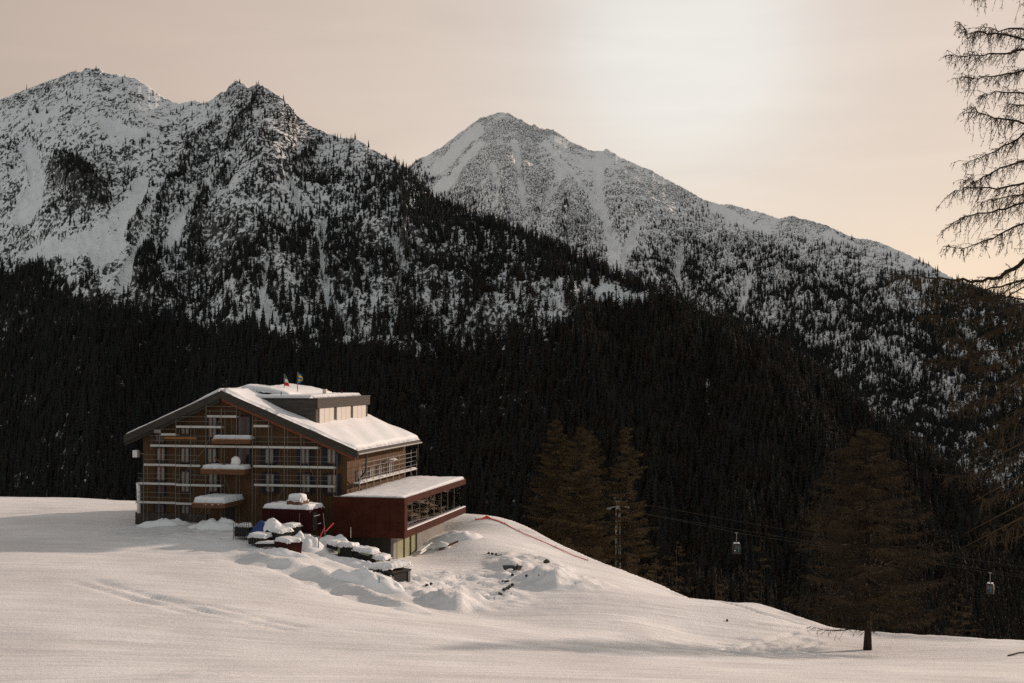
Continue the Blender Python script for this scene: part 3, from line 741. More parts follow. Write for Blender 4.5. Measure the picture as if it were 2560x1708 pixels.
M['pane_wrap'] = mat('crumpled_plastic_on_window', (0.28, 0.26, 0.21), 0.35, var=0.55, scale=4.0, bump=0.8, spec=0.6)
M['frame'] = mat('blue_black_frame', (0.010, 0.013, 0.026), 0.6)
M['mullion'] = mat('red_brown_mullion', (0.14, 0.06, 0.04), 0.7)
M['steel'] = mat('galvanised_steel', (0.18, 0.18, 0.16), 0.6, metal=0.2, var=0.15, scale=2)
M['deck'] = mat('snowy_scaffold_boards', (0.47, 0.46, 0.43), 0.8, var=0.12, scale=3, stretch=(0.6, 3, 3))
M['timber'] = mat('orange_timber', (0.22, 0.088, 0.026), 0.75, var=0.2, scale=3, stretch=(0.5, 3, 3))
M['brownwood'] = mat('brown_timber', (0.12, 0.055, 0.025), 0.8, var=0.25, scale=3, stretch=(0.5, 3, 3))
M['rust'] = mat('rust_red_panels', (0.048, 0.0135, 0.0085), 0.8, var=0.3, scale=0.9, bump=0.15, bscale=5, spec=0.08)
M['container'] = mat('dark_red_paint', (0.034, 0.007, 0.007), 0.7, var=0.25, scale=1.2, spec=0.1)
M['concrete'] = mat('grey_render', (0.20, 0.19, 0.17), 0.9, var=0.2, scale=1.5, bump=0.2, bscale=8)
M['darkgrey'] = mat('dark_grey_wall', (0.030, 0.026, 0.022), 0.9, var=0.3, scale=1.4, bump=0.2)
M['white'] = mat('white_sheet', (0.72, 0.72, 0.70), 0.7, var=0.06, scale=2)
M['black'] = mat('black_parts_and_shade', (0.012, 0.012, 0.012), 0.6)
M['yellowish'] = mat('yellow_pale_window', (0.26, 0.26, 0.14), 0.3, var=0.18, scale=3, spec=0.5)
M['floor'] = mat('straw_coloured_floor', (0.24, 0.21, 0.11), 0.7, var=0.3, scale=1.2)
M['inside'] = mat('inner_wall', (0.25, 0.26, 0.18), 0.8, var=0.15, scale=0.8)
M['blue'] = mat('blue_tarpaulin', (0.020, 0.045, 0.16), 0.5, var=0.2, scale=3, bump=0.4)
M['green'] = mat('pale_green_paint', (0.22, 0.28, 0.15), 0.6, var=0.2, scale=3)
M['rock'] = mat('dark_stone', (0.040, 0.036, 0.030), 0.9, var=0.5, scale=4, bump=0.7)
M['orange'] = mat('orange_net', (0.85, 0.10, 0.03), 0.6)
M['red'] = mat('red_paint', (0.55, 0.03, 0.03), 0.5)
M['teal'] = mat('teal_paint', (0.02, 0.28, 0.34), 0.4)
M['cabin'] = mat('dark_cabin_shell', (0.014, 0.018, 0.022), 0.25, spec=0.5)
def glass_mat():
    m = bpy.data.materials.new('window_glass'); m.use_nodes = True
    n = m.node_tree.nodes; l = m.node_tree.links; n.clear()
    o = n.new('ShaderNodeOutputMaterial'); t = n.new('ShaderNodeBsdfTransparent'); t.inputs[0].default_value = (0.86, 0.90, 0.86, 1)
    g = n.new('ShaderNodeBsdfGlossy'); g.inputs['Roughness'].default_value = 0.03
    f = n.new('ShaderNodeFresnel'); f.inputs[0].default_value = 1.5
    x = n.new('ShaderNodeMixShader'); l.new(f.outputs[0], x.inputs[0]); l.new(t.outputs[0], x.inputs[1]); l.new(g.outputs[0], x.inputs[2]); l.new(x.outputs[0], o.inputs[0])
    return m
M['glass'] = glass_mat()

# ------------------------------------------------------------------ building frame
HX, HY, HZ = -17.1, 133.0, -16.5
HROT = -math.asin(0.2198)
cA, sA = math.cos(HROT), -math.sin(HROT)       # .9755, .2198
def hx(px, t):
    """building x for photo pixel column px on the plane y=t"""
    u = (px - 1280) / 3200
    return (u * (HY + cA * t) - HX - sA * t) / (cA + sA * u)
def hy(px, x):
    u = (px - 1280) / 3200
    return (u * (HY - sA * x) - HX - cA * x) / (sA - cA * u)
def hh(py, x, t): return slope_of(py) * (HY - sA * x + cA * t) - HZ
def to_world(x, t, h): return Vector((HX + cA * x + sA * t, HY - sA * x + cA * t, HZ + h))
def broot(name): return empty(name, (HX, HY, HZ), HROT)

def snow_sheet(name, f, ulim, vlim, nu, nv, thick, parent, seed, edge=0.5, lump=0.10, mi=None, drop=0.12):
    """snow lying on a surface f(u,v)->(x,y,z): rounded rim, uneven top"""
    us = np.linspace(*ulim, nu); vs = np.linspace(*vlim, nv)
    U, V = np.meshgrid(us, vs)
    B = np.stack(f(U, V), -1)
    du = np.minimum(U - ulim[0], ulim[1] - U); dv = np.minimum(V - vlim[0], vlim[1] - V)
    e = np.clip(np.minimum(du, dv) / edge, 0, 1)
    prof = np.sqrt(np.clip(1 - (1 - e) ** 2, 0, 1))
    nz = fbm(B[..., 0] / 1.7, B[..., 1] / 1.7, np.float32(seed), 4) + 0.6 * fbm(B[..., 0] / 0.45, B[..., 1] / 0.45, np.float32(seed + 3), 2)
    th = thick(U, V) if callable(thick) else thick
    T = B.copy(); T[..., 2] += th * (0.25 + 0.75 * prof) + lump * nz * prof * 1.6
    # scalloped rim hanging over the edge a little
    rim = (e <= 0)
    T[..., 2] -= rim * th * (0.35 + 0.5 * np.abs(fbm(B[..., 0] / 0.7, B[..., 1] / 0.7, np.float32(seed + 5), 2)) * 2)
    off = min(0.10 + 0.4 * float(np.max(th)) * (lump > 0.08), 0.3) * fbm(B[..., 0] / 0.5, B[..., 1] / 0.5, np.float32(seed + 7), 2)
    T[..., 0] += rim * off; T[..., 1] += rim * off
    R, Cn = U.shape
    me = bpy.data.meshes.new(name)
    verts = np.concatenate([T.reshape(-1, 3), B.reshape(-1, 3)])
    i = np.arange(R * Cn).reshape(R, Cn)
    q = np.stack([i[:-1, :-1], i[:-1, 1:], i[1:, 1:], i[1:, :-1]], -1).reshape(-1, 4)
    per = np.concatenate([i[0, :], i[1:, -1], i[-1, -2::-1], i[-2:0:-1, 0]])
    n2 = np.roll(per, -1); o = R * Cn
    side = np.stack([per + o, n2 + o, n2, per], -1)
    faces = np.concatenate([q, q[:, ::-1] + o, side]).tolist()
    me.from_pydata(verts.tolist(), [], faces)
    ob = link_mesh(name, me, M['snow'], parent, True)
    return ob
def snow_box(name, x0, x1, y0, y1, z, th, parent, seed, res=0.22, edge=0.4, lump=0.10):
    """cushion of snow on a flat top"""
    nu = max(5, int((x1 - x0) / res)); nv = max(5, int((y1 - y0) / res))
    return snow_sheet(name, lambda u, v: (u, v, np.full_like(u, z)), (x0, x1), (y0, y1), nu, nv, th, parent, seed, edge, lump)

# ------------------------------------------------------------------ the hotel
hotel = broot('mountain_hotel')
tag(hotel, 'brown gabled mountain hotel under repair with a snow covered roof', 'hotel')
RX = -13.55; RH = 14.5; SR, SL = 0.403, 0.43
EXR, EXL = 1.58, -24.7
def roof_h(x): return RH - (SR * (x - RX) if x > RX else SL * (RX - x))
TH = 0.34
wl_ = -23.2
gable = [(wl_, -0.6), (0, -2.4), (0, roof_h(0) - TH - 0.05), (RX, RH - TH - 0.05), (wl_, roof_h(wl_) - TH - 0.05)]
MB().prism(gable, 0, 20).build('wall', M['wall'], hotel)
# stone plinth along the foot, wider at the left end
MB().box(wl_ - 0.75, hx(520, -0.2), -0.22, 6.0, -0.9, hh(1283, -20, -0.2)).build('plinth', M['plinth'], hotel)
MB().box(wl_ - 0.55, wl_ - 0.003, 0.3, 12, -0.9, hh(1200, -23.4, 0)).build('side_wing', M['plinth'], hotel)
# roof slabs
rs = MB()
rs.prism([(RX, RH - TH), (EXR, roof_h(EXR) - TH), (EXR, roof_h(EXR)), (RX, RH)], -1.2, 21)
rs.prism([(RX, RH - TH - 0.004), (RX, RH - 0.004), (EXL, roof_h(EXL)), (EXL, roof_h(EXL) - TH)], -1.2, 21)
rs.build('roof', M['slate'], hotel)
vb = 0.78
for nm, xa, xb in (('bargeboard', RX, EXR + 0.05), ('bargeboard', EXL - 0.05, RX)):
    xa2, xb2 = xa, xb
    p = [(xa, roof_h(xa) + 0.03), (xb, roof_h(xb) + 0.03), (xb, roof_h(xb) - vb), (xa, roof_h(xa) - vb)]
    MB().prism(p, -1.36, -1.204).build(nm, M['fascia'], hotel)
    # second, lower board set back: red on the right for reflected light there, dark on the left
    q = [(xa, roof_h(xa) - vb + 0.02), (xb - 0.3, roof_h(xb - 0.3) - vb + 0.02), (xb - 0.3, roof_h(xb - 0.3) - vb - 0.30), (xa, roof_h(xa) - vb - 0.30)]
    MB().prism(q, -1.15, -1.02).build('rafter_board', M['soffit'] if xa == RX else M['fascia'], hotel)
# soffit lining under the overhang, reflected light coloured into the right half
MB().prism([(RX, RH - TH - 0.02), (EXR - .1, roof_h(EXR - .1) - TH - 0.02), (EXR - .1, roof_h(EXR - .1) - TH - 0.06), (RX, RH - TH - 0.06)], -1.19, -0.004).build('soffit', M['soffit'], hotel)
MB().prism([(EXL + .1, roof_h(EXL + .1) - TH - 0.02), (RX, RH - TH - 0.03), (RX, RH - TH - 0.07), (EXL + .1, roof_h(EXL + .1) - TH - 0.06)], -1.19, -0.004).build('soffit', M['fascia'], hotel)
for x in (-22.4, -19.4, -16.6, RX, -10.6, -7.4, -4.2, -1.0):
    h = roof_h(x) - TH - 0.08
    MB().box(x - 0.16, x + 0.16, -1.0, -0.004, h - 0.40, h - 0.01).build('purlin', M['brownwood'], hotel)
# snow on the two slopes
def fr(u, v): return (u, v, np.where(u > RX, RH - SR * (u - RX), RH - SL * (RX - u)) + 0.01)
def th_r(U, V): return 0.29 + 0.08 * np.exp(-((U - RX) / 2.0) ** 2) + 0.10 * sstep(2, 10, V) + 0.05 * np.sin(U * 1.3 + V)
snow_sheet('roof_snow', fr, (RX, EXR - 0.05), (-1.3, 20.9), 60, 80, th_r, hotel, 1.5, 0.45, 0.045)
def th_l(U, V): return 0.20 + 0.2 * sstep(-18, RX, U) + 0.10 * sstep(2, 10, V)
snow_sheet('roof_snow', fr, (EXL + 0.05, RX), (-1.3, 20.9), 46, 80, th_l, hotel, 2.5, 0.4, 0.04)
# gutters and downpipes
g = MB()
for k in (0,):
    gx, gh = EXR + 0.12, roof_h(EXR) - 0.34
    g.tube([(gx, -1.3, gh), (gx, 21.1, gh)], 0.10, 8)
g.build('gutter', M['steel'], hotel)
for y0 in (1.2, 19.6):
    MB().tube([(EXR + 0.1, y0, roof_h(EXR) - 0.4), (EXR + 0.05, y0 + 0.05, 6.2), (0.5, y0 + 0.3, 4.9), (0.9, y0 + 0.6, 4.05)], 0.085, 7).build('downpipe', M['black'], hotel)
# left dormer: a hump of snow is what shows of it
dl = [(-21.2, roof_h(-21.2)), (-16.2, roof_h(-16.2)), (-16.2, 14.05), (-19.2, 13.75)]
MB().prism([(-20.6, roof_h(-20.6)), (-15.6, roof_h(-15.6) - .1), (-15.6, 13.9), (-18.6, 13.55)], 6.0, 18.0).build('left_dormer', M['dormer'], hotel)
snow_sheet('left_dormer_snow', lambda u, v: (u, v, np.interp(u, [-20.8, -18.7, -15.4, -14.6], [roof_h(-20.8) + .2, 13.56, 13.95, 14.0])), (-20.8, -14.6), (5.8, 18.2), 30, 40, 0.34, hotel, 4.5, 0.6, 0.05)
# right dormer with a flat roof and three sheeted openings
dm_x0, dm_x1 = -11.4, -4.2; dm_y0, dm_y1 = 2.3, 18.9
dt = hh(998, dm_x1, dm_y0)
MB().box(dm_x0, dm_x1 - 0.14, dm_y0, dm_y1, 9.5, dt - 0.02).build('dormer_wall', M['dormer'], hotel)
MB().box(dm_x0, dm_x1 + 0.10, dm_y0 - 0.10, dm_y1 + 0.35, dt - 0.02, dt + 0.10).build('dormer_roof', M['slate'], hotel)
MB().box(dm_x1 - 0.137, dm_x1 + 0.06, dm_y0 - 0.05, dm_y1 + 0.30, dt - 1.0, dt - 0.02).build('dormer_fascia', M['fascia'], hotel)
for k in range(4):                                     # boards of the cheek facing the camera
    z1 = dt - 0.06 - k * 0.82; z0 = z1 - 0.80
    xl = max(dm_x0, RX + (RH - z1) / SR - 0.3)
    MB().box(xl + 0.05, dm_x1 - 0.17, dm_y0 - 0.05, dm_y0 - 0.003, max(z0, 9.7), z1).build('cheek_board', M['dormer'], hotel)
for a, b in ((800.6, 835.7), (843.6, 877.5), (884.0, 915.5)):
    ya, yb = hy(a, dm_x1), hy(b, dm_x1)
    MB().box(dm_x1 - 0.137, dm_x1 - 0.03, ya, yb, 10.2, dt - 1.03).build('sheeted_opening', M['pale'], hotel)
    for f in (1 / 3, 2 / 3):
        ym = ya + (yb - ya) * f
        MB().box(dm_x1 - 0.027, dm_x1 - 0.008, ym - 0.03, ym + 0.03, 10.3, dt - 1.05).build('sheet_batten', M['pale'], hotel)
snow_box('dormer_snow', dm_x0 - 1.2, dm_x1 - 0.4, dm_y0 + 0.05, dm_y1 - 1.2, dt + 0.10, 0.34, hotel, 6.1, 0.3, 0.7, 0.06)
snow_sheet('ridge_snow', lambda u, v: (u, v, np.interp(u, [RX - 2.2, RX, dm_x0 + 0.6, dm_x0 + 3.2], [RH - 0.55, RH + 0.15, RH - 0.15, dt + 0.12])), (RX - 2.2, dm_x0 + 3.2), (4.5, 18.0), 34, 60,
           lambda U, V: 0.45 + 0.15 * np.sin(V * 0.4), hotel, 7.7, 2.2, 0.05)
MB().box(-6.4, -6.0, 9.5, 9.9, dt, dt + 0.95).build('vent_pipe', M['pale'], hotel)
MB().tube([(-5.6, 13.5, dt), (-5.6, 13.5, dt + 0.75)], 0.09, 6).build('vent_pipe', M['rust'], hotel)
MB().tube([(-8.6, 3.0, dt + .05), (-8.6, 3.0, dt + 0.75)], 0.05, 6).build('vent_pipe', M['rust'], hotel)

# windows: dark reveal, red-brown casements, curtained panes
def window(x0, x1, h0, h1, kind='pane', shutters=False, plane=0.0):
    w = MB(); y0, y1 = plane - 0.16, plane - 0.003; b = 0.13
    w.box(x0 - b, x0, y0, y1, h0 - b, h1 + b); w.box(x1, x1 + b, y0, y1, h0 - b, h1 + b)
    w.box(x0 + .001, x1 - .001, y0, y1, h1, h1 + b); w.box(x0 + .001, x1 - .001, y0, y1, h0 - b, h0)
    fr_ = w.build('window', M['frame'], hotel)
    n = 2 if x1 - x0 > 0.8 else 1; wd = (x1 - x0) / n
    c = MB()
    for k in range(n):
        a = x0 + k * wd
        c.box(a + .002, a + 0.09, plane - 0.09, plane - 0.004, h0 + .002, h1 - .002); c.box(a + wd - 0.09, a + wd - .002, plane - 0.09, plane - 0.004, h0 + .002, h1 - .002)
        c.box(a + 0.092, a + wd - 0.092, plane - 0.09, plane - 0.004, h1 - 0.10, h1 - .002); c.box(a + 0.092, a + wd - 0.092, plane - 0.09, plane - 0.004, h0 + .002, h0 + 0.12)
    c.build('casement', M['mullion'], fr_)
    for k in range(n):
        a = x0 + k * wd
        MB().box(a + 0.092, a + wd - 0.092, plane - 0.05, plane - 0.006, h0 + 0.122, h1 - 0.102).build('pane', M[kind], fr_)
    MB().box(x0 - 0.16, x1 + 0.16, plane - 0.24, plane - 0.005, h0 - b - 0.08, h0 - b - 0.003).build('sill', M['plinth'], fr_)
    if shutters:
        for sx in (x0 - b - 0.34, x1 + b + 0.02):
            MB().box(sx, sx + 0.32, plane - 0.10, plane - 0.004, h0 - 0.05, h1 + 0.05).build('shutter', M['frame'], fr_)
WIN = [(454, 475, 1069, 1087, 'pane', 0), (454, 475, 1119, 1157, 'pane', 0), (455, 476, 1178, 1231, 'pane', 0), (456, 476, 1262, 1289, 'pane', 0),
       (522, 543, 1043, 1094, 'pane', 0), (521, 543, 1120, 1158, 'pane', 0), (524, 546, 1180, 1230, 'pane', 0),
       (664, 686, 1121, 1160, 'pane', 1), (666, 688, 1184, 1231, 'pane', 1), (754, 775, 1121, 1160, 'pane', 1), (756, 777, 1185, 1232, 'pane', 1),
       (819, 841, 1121, 1160, 'pane', 1), (819, 843, 1186, 1233, 'pane', 1),
       (596, 626, 1042, 1087, 'pane_dark', 0), (596, 626, 1117, 1164, 'pane_dark', 0),
       (394, 415, 1120, 1152, 'pane_wrap', 0), (394, 415, 1166, 1202, 'pane_wrap', 0), (396, 414, 1215, 1234, 'pane_dark', 0), (389, 411, 1086, 1106, 'pane_dark', 0), (391, 413, 1262, 1281, 'pane_dark', 0)]
for a, b, c, d, k, s in WIN:
    xm = hx((a + b) / 2, 0)
    window(hx(a, 0), hx(b, 0), hh(d, xm, 0), hh(c, xm, 0), k, bool(s))
# right hand wall: windows with blue shutters
def side_window(pa, pb, pc, pd):
    ya, yb = hy(pa, 0.0), hy(pb, 0.0); ym = (ya + yb) / 2
    h0, h1 = hh(pd, 0.0, ym), hh(pc, 0.0, ym)
    w = MB(); b = 0.12
    w.box(0.003, 0.14, ya - b, ya, h0 - b, h1 + b); w.box(0.003, 0.14, yb, yb + b, h0 - b, h1 + b); w.box(0.003, 0.14, ya + .001, yb - .001, h1, h1 + b); w.box(0.003, 0.14, ya + .001, yb - .001, h0 - b, h0)
    f = w.build('window', M['mullion'], hotel)
    MB().box(0.004, 0.05, ya + 0.002, yb - 0.002, h0 + .002, h1 - .002).build('pane', M['pane'], f)
    MB().box(0.052, 0.09, ym - 0.05, ym + 0.05, h0 + .002, h1 - .002).build('casement', M['mullion'], f)
    for s in (ya - b - 0.5, yb + b + 0.02):
        MB().box(0.004, 0.08, s, s + 0.48, h0 - 0.05, h1 + 0.05).build('shutter', M['frame'], f)
for q in ((895, 905, 1176, 1200), (923, 934, 1170, 1194), (945, 955, 1165, 1187), (970, 981, 1158, 1181)): side_window(*q)
# balconies with snow on them
def balcony(pa, pb, py, yf, y1, th, sn, seed):
    xa, xb = hx(pa, yf), hx(pb, yf); h = hh(py, (xa + xb) / 2, yf)
    s = MB().box(xa, xb, yf, y1, h - th, h).build('balcony', M['brownwood'], hotel)
    MB().box(xa, xb, yf - 0.03, yf - 0.003, h - 0.10, h + 0.01).build('edge_board', M['timber'], s)
    snow_box('balcony_snow', xa + 0.02, xb - 0.02, yf, y1 - 0.02, h + 0.004, sn, s, seed, 0.2, 0.35, 0.07)
    return xa, xb, h
B1 = balcony(530, 627, 1098, -1.7, -0.2, 0.5, 0.40, 11.1)
B2 = balcony(503, 612, 1173, -2.4, -0.2, 0.55, 0.42, 12.1)
B3 = balcony(482, 564, 1258, -5.2, -0.25, 0.5, 0.55, 13.1)
# box lamp high on the left corner
lx = hx(346, 0.6); lh = hh(1134, lx, 0.6)
lb = MB().box(lx - 0.45, lx + 0.1, 0.3, 0.9, lh - 0.40, lh + 0.36).build('wall_sign', M['white'], hotel)
MB().bar((lx + 0.1, 0.6, lh), (wl_ - 0.003, 0.6, lh), 0.08).build('bracket', M['steel'], lb)
# ground floor doors in shade at the right, behind the container
MB().box(hx(560, 0), hx(588, 0), -0.06, -0.004, -0.3, 2.3).build('door', M['fascia'], hotel)

# ------------------------------------------------------------------ scaffolding along the gable
scaf = broot('scaffolding')
tag(scaf, 'steel tube scaffolding with snowy boards along the front of the hotel', 'scaffolding')
YO, YI = -1.25, -0.45
STD = [(361, 1161), (400, 1084), (441, 1040), (478, 1062), (516, 1014), (554, 1021), (592, 1014), (632, 1036), (672, 1056), (712, 1062), (753, 1065), (795, 1112), (836, 1113)]
def foot(x, y):
    w = to_world(x, y, 0); return gz(w.x, w.y) - HZ - 0.12
for px_, py_ in STD:
    xo = hx(px_, YO); ht = hh(py_, xo, YO)
    MB().tube([(xo, YO, foot(xo, YO)), (xo, YO, ht)], 0.029, 5).build('standard', M['steel'], scaf)
    xi = xo + 0.02; ti = min(ht - 0.2, roof_h(xi) - 1.3)
    if ti > 1: MB().tube([(xi, YI, foot(xi, YI)), (xi, YI, ti)], 0.029, 5).build('standard', M['steel'], scaf)
DECKS = [(518, 592, 1041), (441, 554, 1067), (634, 672, 1065), (403, 441, 1086), (377, 441, 1114), (441, 795, 1117), (361, 441, 1162), (441, 502, 1164), (634, 836, 1167), (347, 441, 1209), (441, 555, 1213), (636, 836, 1214), (341, 441, 1256), (441, 482, 1259)]
STX = [p for p, _ in STD]
def deck_h(px_, py_): return hh(py_, hx(px_, YO), YO)
for a, b, py_ in DECKS:
    cuts = [a] + [p for p in STX if a + 8 < p < b - 8] + [b]
    h = deck_h((a + b) / 2, py_)
    for c, d in zip(cuts[:-1], cuts[1:]):
        xa, xb = hx(c, YO) + 0.03, hx(d, YO) - 0.03
        MB().box(xa, xb, YO + 0.05, YI - 0.05, h - 0.10, h + 0.01).build('deck_board', M['deck'], scaf)
        MB().box(xa, xb, YO - 0.025, YO + 0.025, h - 0.13, h + 0.10).build('toe_board', M['deck'], scaf)
    xa, xb = hx(a, YO), hx(b, YO)
    for dz in (0.55, 1.05):
        if h + dz < roof_h((xa + xb) / 2) - 1.2:
            MB().tube([(xa, YO - 0.04, h + dz), (xb, YO - 0.04, h + dz)], 0.019, 5).build('guard_rail', M['steel'], scaf)
    if b - a > 60:
        MB().tube([(xa, YI, h - 0.16), (xb, YI, h - 0.16)], 0.019, 5).build('ledger', M['steel'], scaf)
    for c in cuts:
        MB().tube([(hx(c, YO), YO, h - 0.15), (hx(c, YO), YI, h - 0.15)], 0.019, 5).build('transom', M['steel'], scaf)
for pa, ya_, pb, yb_ in ((441, 1210, 516, 1120), (592, 1270, 554, 1170), (795, 1210, 753, 1120), (478, 1315, 516, 1262), (672, 1300, 712, 1218), (516, 1115, 554, 1045)):
    xa, xb = hx(pa, YO), hx(pb, YO)
    MB().tube([(xa, YO - 0.07, hh(ya_, xa, YO)), (xb, YO - 0.07, hh(yb_, xb, YO))], 0.018, 5).build('brace', M['steel'], scaf)
for px_, pa_, pb_ in ((700, 1125, 1155), (727, 1125, 1250), (646, 1125, 1240), (565, 1040, 1085), (580, 1040, 1085), (492, 1060, 1100)):
    xa = hx(px_, -0.25); MB().tube([(xa, -0.25, hh(pb_, xa, -.25)), (xa, -0.25, hh(pa_, xa, -.25))], 0.018, 5).build('standard', M['steel'], scaf)
xw = hx(350, -1.0)
MB().tube([(xw - 0.12, -1.0, hh(1207, xw, -1)), (xw - 0.06, -1.0, hh(1225, xw, -1)), (xw, -1.0, hh(1283, xw, -1))], 0.22, 8, 0.19).build('wrapped_post', M['white'], scaf, True)
xc = hx(398, YO)
MB().box(xc - 0.5, xc + 0.28, YO - 0.1, YO + 0.02, hh(1083, xc, YO), hh(1074, xc, YO)).build('mesh_panel', M['steel'], scaf)

scaf2 = broot('scaffolding')
tag(scaf2, 'thin steel scaffolding with a snowy walkway along the sunlit side wall', 'scaffolding')
XO, XI = 1.25, 0.55
ys_s = [hy(p, XO) for p in (898, 922, 942, 960, 978, 992, 1006, 1018, 1034)]
ys_s = [0.3 + 2.25 * k for k in range(10)]
for k, y in enumerate(ys_s):
    top = 8.0 if k < 7 else 7.6
    MB().tube([(XO, y, 4.0 if y < 19.9 else 3.0), (XO, y, 7.35)], 0.034, 5).build('standard', M['steel'], scaf2)
    MB().tube([(XI, y, 4.0), (XI, y, 6.9)], 0.030, 5).build('standard', M['steel'], scaf2)
    MB().tube([(XO, y, 4.85), (XI, y, 4.85)], 0.019, 5).build('transom', M['steel'], scaf2)
for h in (5.5, 6.0, 6.5, 7.0):
    MB().tube([(XO + .04, ys_s[0], h), (XO + .04, ys_s[-1] + 0.3, h)], 0.019, 5).build('guard_rail', M['steel'], scaf2)
    MB().tube([(XI, ys_s[2], h - 0.2), (XI, ys_s[-1] + 0.3, h - 0.2)], 0.018, 5).build('guard_rail', M['steel'], scaf2)
for ya, yb in zip(ys_s[:-1], ys_s[1:]):
    MB().box(XI + 0.04, XO + 0.02, ya + 0.03, yb - 0.03, 4.90, 5.02).build('deck_board', M['deck'], scaf2)
snow_box('walkway_snow', XI + 0.02, XO + 0.06, ys_s[0] + 1.0, ys_s[-1], 5.025, 0.12, scaf2, 21.0, 0.2, 0.15, 0.05)
MB().box(XI, XO, hy(981, 0.9) - 0.6, hy(981, 0.9) + 0.9, 6.55, 6.62).build('deck_board', M['deck'], scaf2)
snow_box('board_snow', XI, XO, hy(981, 0.9) - 0.55, hy(981, 0.9) + 0.85, 6.625, 0.12, scaf2, 22.0, 0.2, 0.15, 0.03)

# things lying on the scaffold and balcony
bx = hx(412, YO - 0.3); bx2 = hx(492, YO - 0.3); bh = hh(1095, (bx + bx2) / 2, YO)
bo = MB().box(0, bx2 - bx, -0.11, 0.11, 0, 0.24).build('timber_beam', M['timber'])
bo.location = to_world(bx, YO - 0.2, bh - 0.12); bo.rotation_euler = (0, 0, HROT)
tag(bo, 'orange timber beam lying level on the scaffold below the left roof edge', 'beam')
pl = MB().bar((0, 0, 0), (1.45, 0, -0.95), 0.30, 0.09).build('leaning_plank', M['brownwood'])
pxp = hx(538, -1.9); pl.location = to_world(pxp, -1.9, hh(1144, pxp, -1.9)); pl.rotation_euler = (0, 0, HROT)
tag(pl, 'brown plank leaning aslant on the snowy middle balcony', 'plank')
bm = bmesh.new(); bmesh.ops.create_icosphere(bm, subdivisions=3, radius=1)
for v in bm.verts:
    n_ = 0.18 * float(perlin(v.co.x * 2, v.co.y * 2, v.co.z * 2 + 3.3))
    v.co *= 1 + n_
    v.co.x *= 0.50 + 0.12 * max(0, -v.co.z); v.co.y *= 0.42; v.co.z *= 0.52
me = bpy.data.meshes.new('white_sack'); bm.to_mesh(me); bm.free()
sk = link_mesh('white_sack', me, M['white'], None, True); sx_ = hx(591, -1.8)
sk.location = to_world(sx_, -1.8, hh(1153, sx_, -1.8)); sk.rotation_euler = (0, 0, HROT)
tag(sk, 'bulging white sack standing on the snowy middle balcony', 'sack')

# ------------------------------------------------------------------ flags on the far side of the roof
def flag(px_, ptop, pbot, y, name, label, bands, diag=False):
    x = hx(px_, y); h1 = hh(ptop, x, y); h0 = hh(pbot, x, y)
    r = empty(name, to_world(x, y, h0 - 0.9), HROT); tag(r, label, 'flag', 'flags on the hotel roof')
    H = h1 - h0 + 0.9
    MB().tube([(0, 0, 0), (0, 0, H)], 0.045, 6).build('pole', M['timber'] if diag else M['steel'], r)
    # cloth hanging in folds: free edge drops, bands run with the hoist
    nb = len(bands); n = 8; W, Hc = 0.62, 1.28
    for bi, mt in enumerate(bands):
        vs = []; fs = []; rows = 7
        for j in range(rows):
            s = (bi + j / (rows - 1)) / nb
            for i in range(n):
                t = i / (n - 1)
                if diag: a, b = t, s
                else: a, b = t, s
                w = W * (0.25 + 0.75 * b ** 0.6) if not diag else W * (0.3 + 0.7 * math.sin(math.pi * min(1, 0.15 + b * 0.7)))
                vs.append((0.05 + a * w, 0.10 * math.sin(a * 9 + b * 3), H - 0.04 - Hc * b - 0.28 * a * (1 - 0.6 * b) + (0.25 * a if diag and b > .6 else 0)))
        for j in range(rows - 1):
            for i in range(n - 1):
                q = j * n + i; fs.append((q, q + 1, q + n + 1, q + n))
        me = bpy.data.meshes.new('cloth_band'); me.from_pydata(vs, [], fs)
        o = link_mesh('cloth_band', me, mt, r, True)
        sd = o.modifiers.new('thickness', 'SOLIDIFY'); sd.thickness = 0.012
M['fl_g'] = mat('flag_green', (0.02, 0.14, 0.05), 0.8); M['fl_w'] = mat('flag_white', (0.72, 0.70, 0.68), 0.8); M['fl_r'] = mat('flag_red', (0.62, 0.02, 0.03), 0.8)
M['fl_b'] = mat('flag_blue', (0.03, 0.16, 0.30), 0.8); M['fl_y'] = mat('flag_yellow', (0.62, 0.42, 0.06), 0.8)
flag(711, 935, 968, 10.0, 'flag', 'green white and red flag hanging on a thin pole', [M['fl_g'], M['fl_w'], M['fl_r']])
flag(744, 930, 975, 9.0, 'flag', 'blue and yellow flag on a pole right of the tricolour', [M['fl_b'], M['fl_y'], M['fl_b'], M['fl_y'], M['fl_b']], True)

# ------------------------------------------------------------------ red pavilion
pav = broot('restaurant_pavilion')
tag(pav, 'rust red flat roofed pavilion with a long glass front beside the hotel', 'pavilion')
PX0, PX1, PY0, PY1 = 0.0, 7.44, -4.0, 19.9
PT = hh(1246, PX1, PY0); PB = hh(1347, PX1, PY0)
MB().box(PX0 + .01, PX1 - 0.02, PY0 + 0.06, PY1 - 0.02, PT - 0.50, PT - 0.06).build('roof_slab', M['fascia'], pav)
MB().box(PX0 + .01, PX1 - 0.02, PY0 + 0.06, PY1 - 0.02, PB + 0.04, PB + 0.55).build('floor_slab', M['floor'], pav)
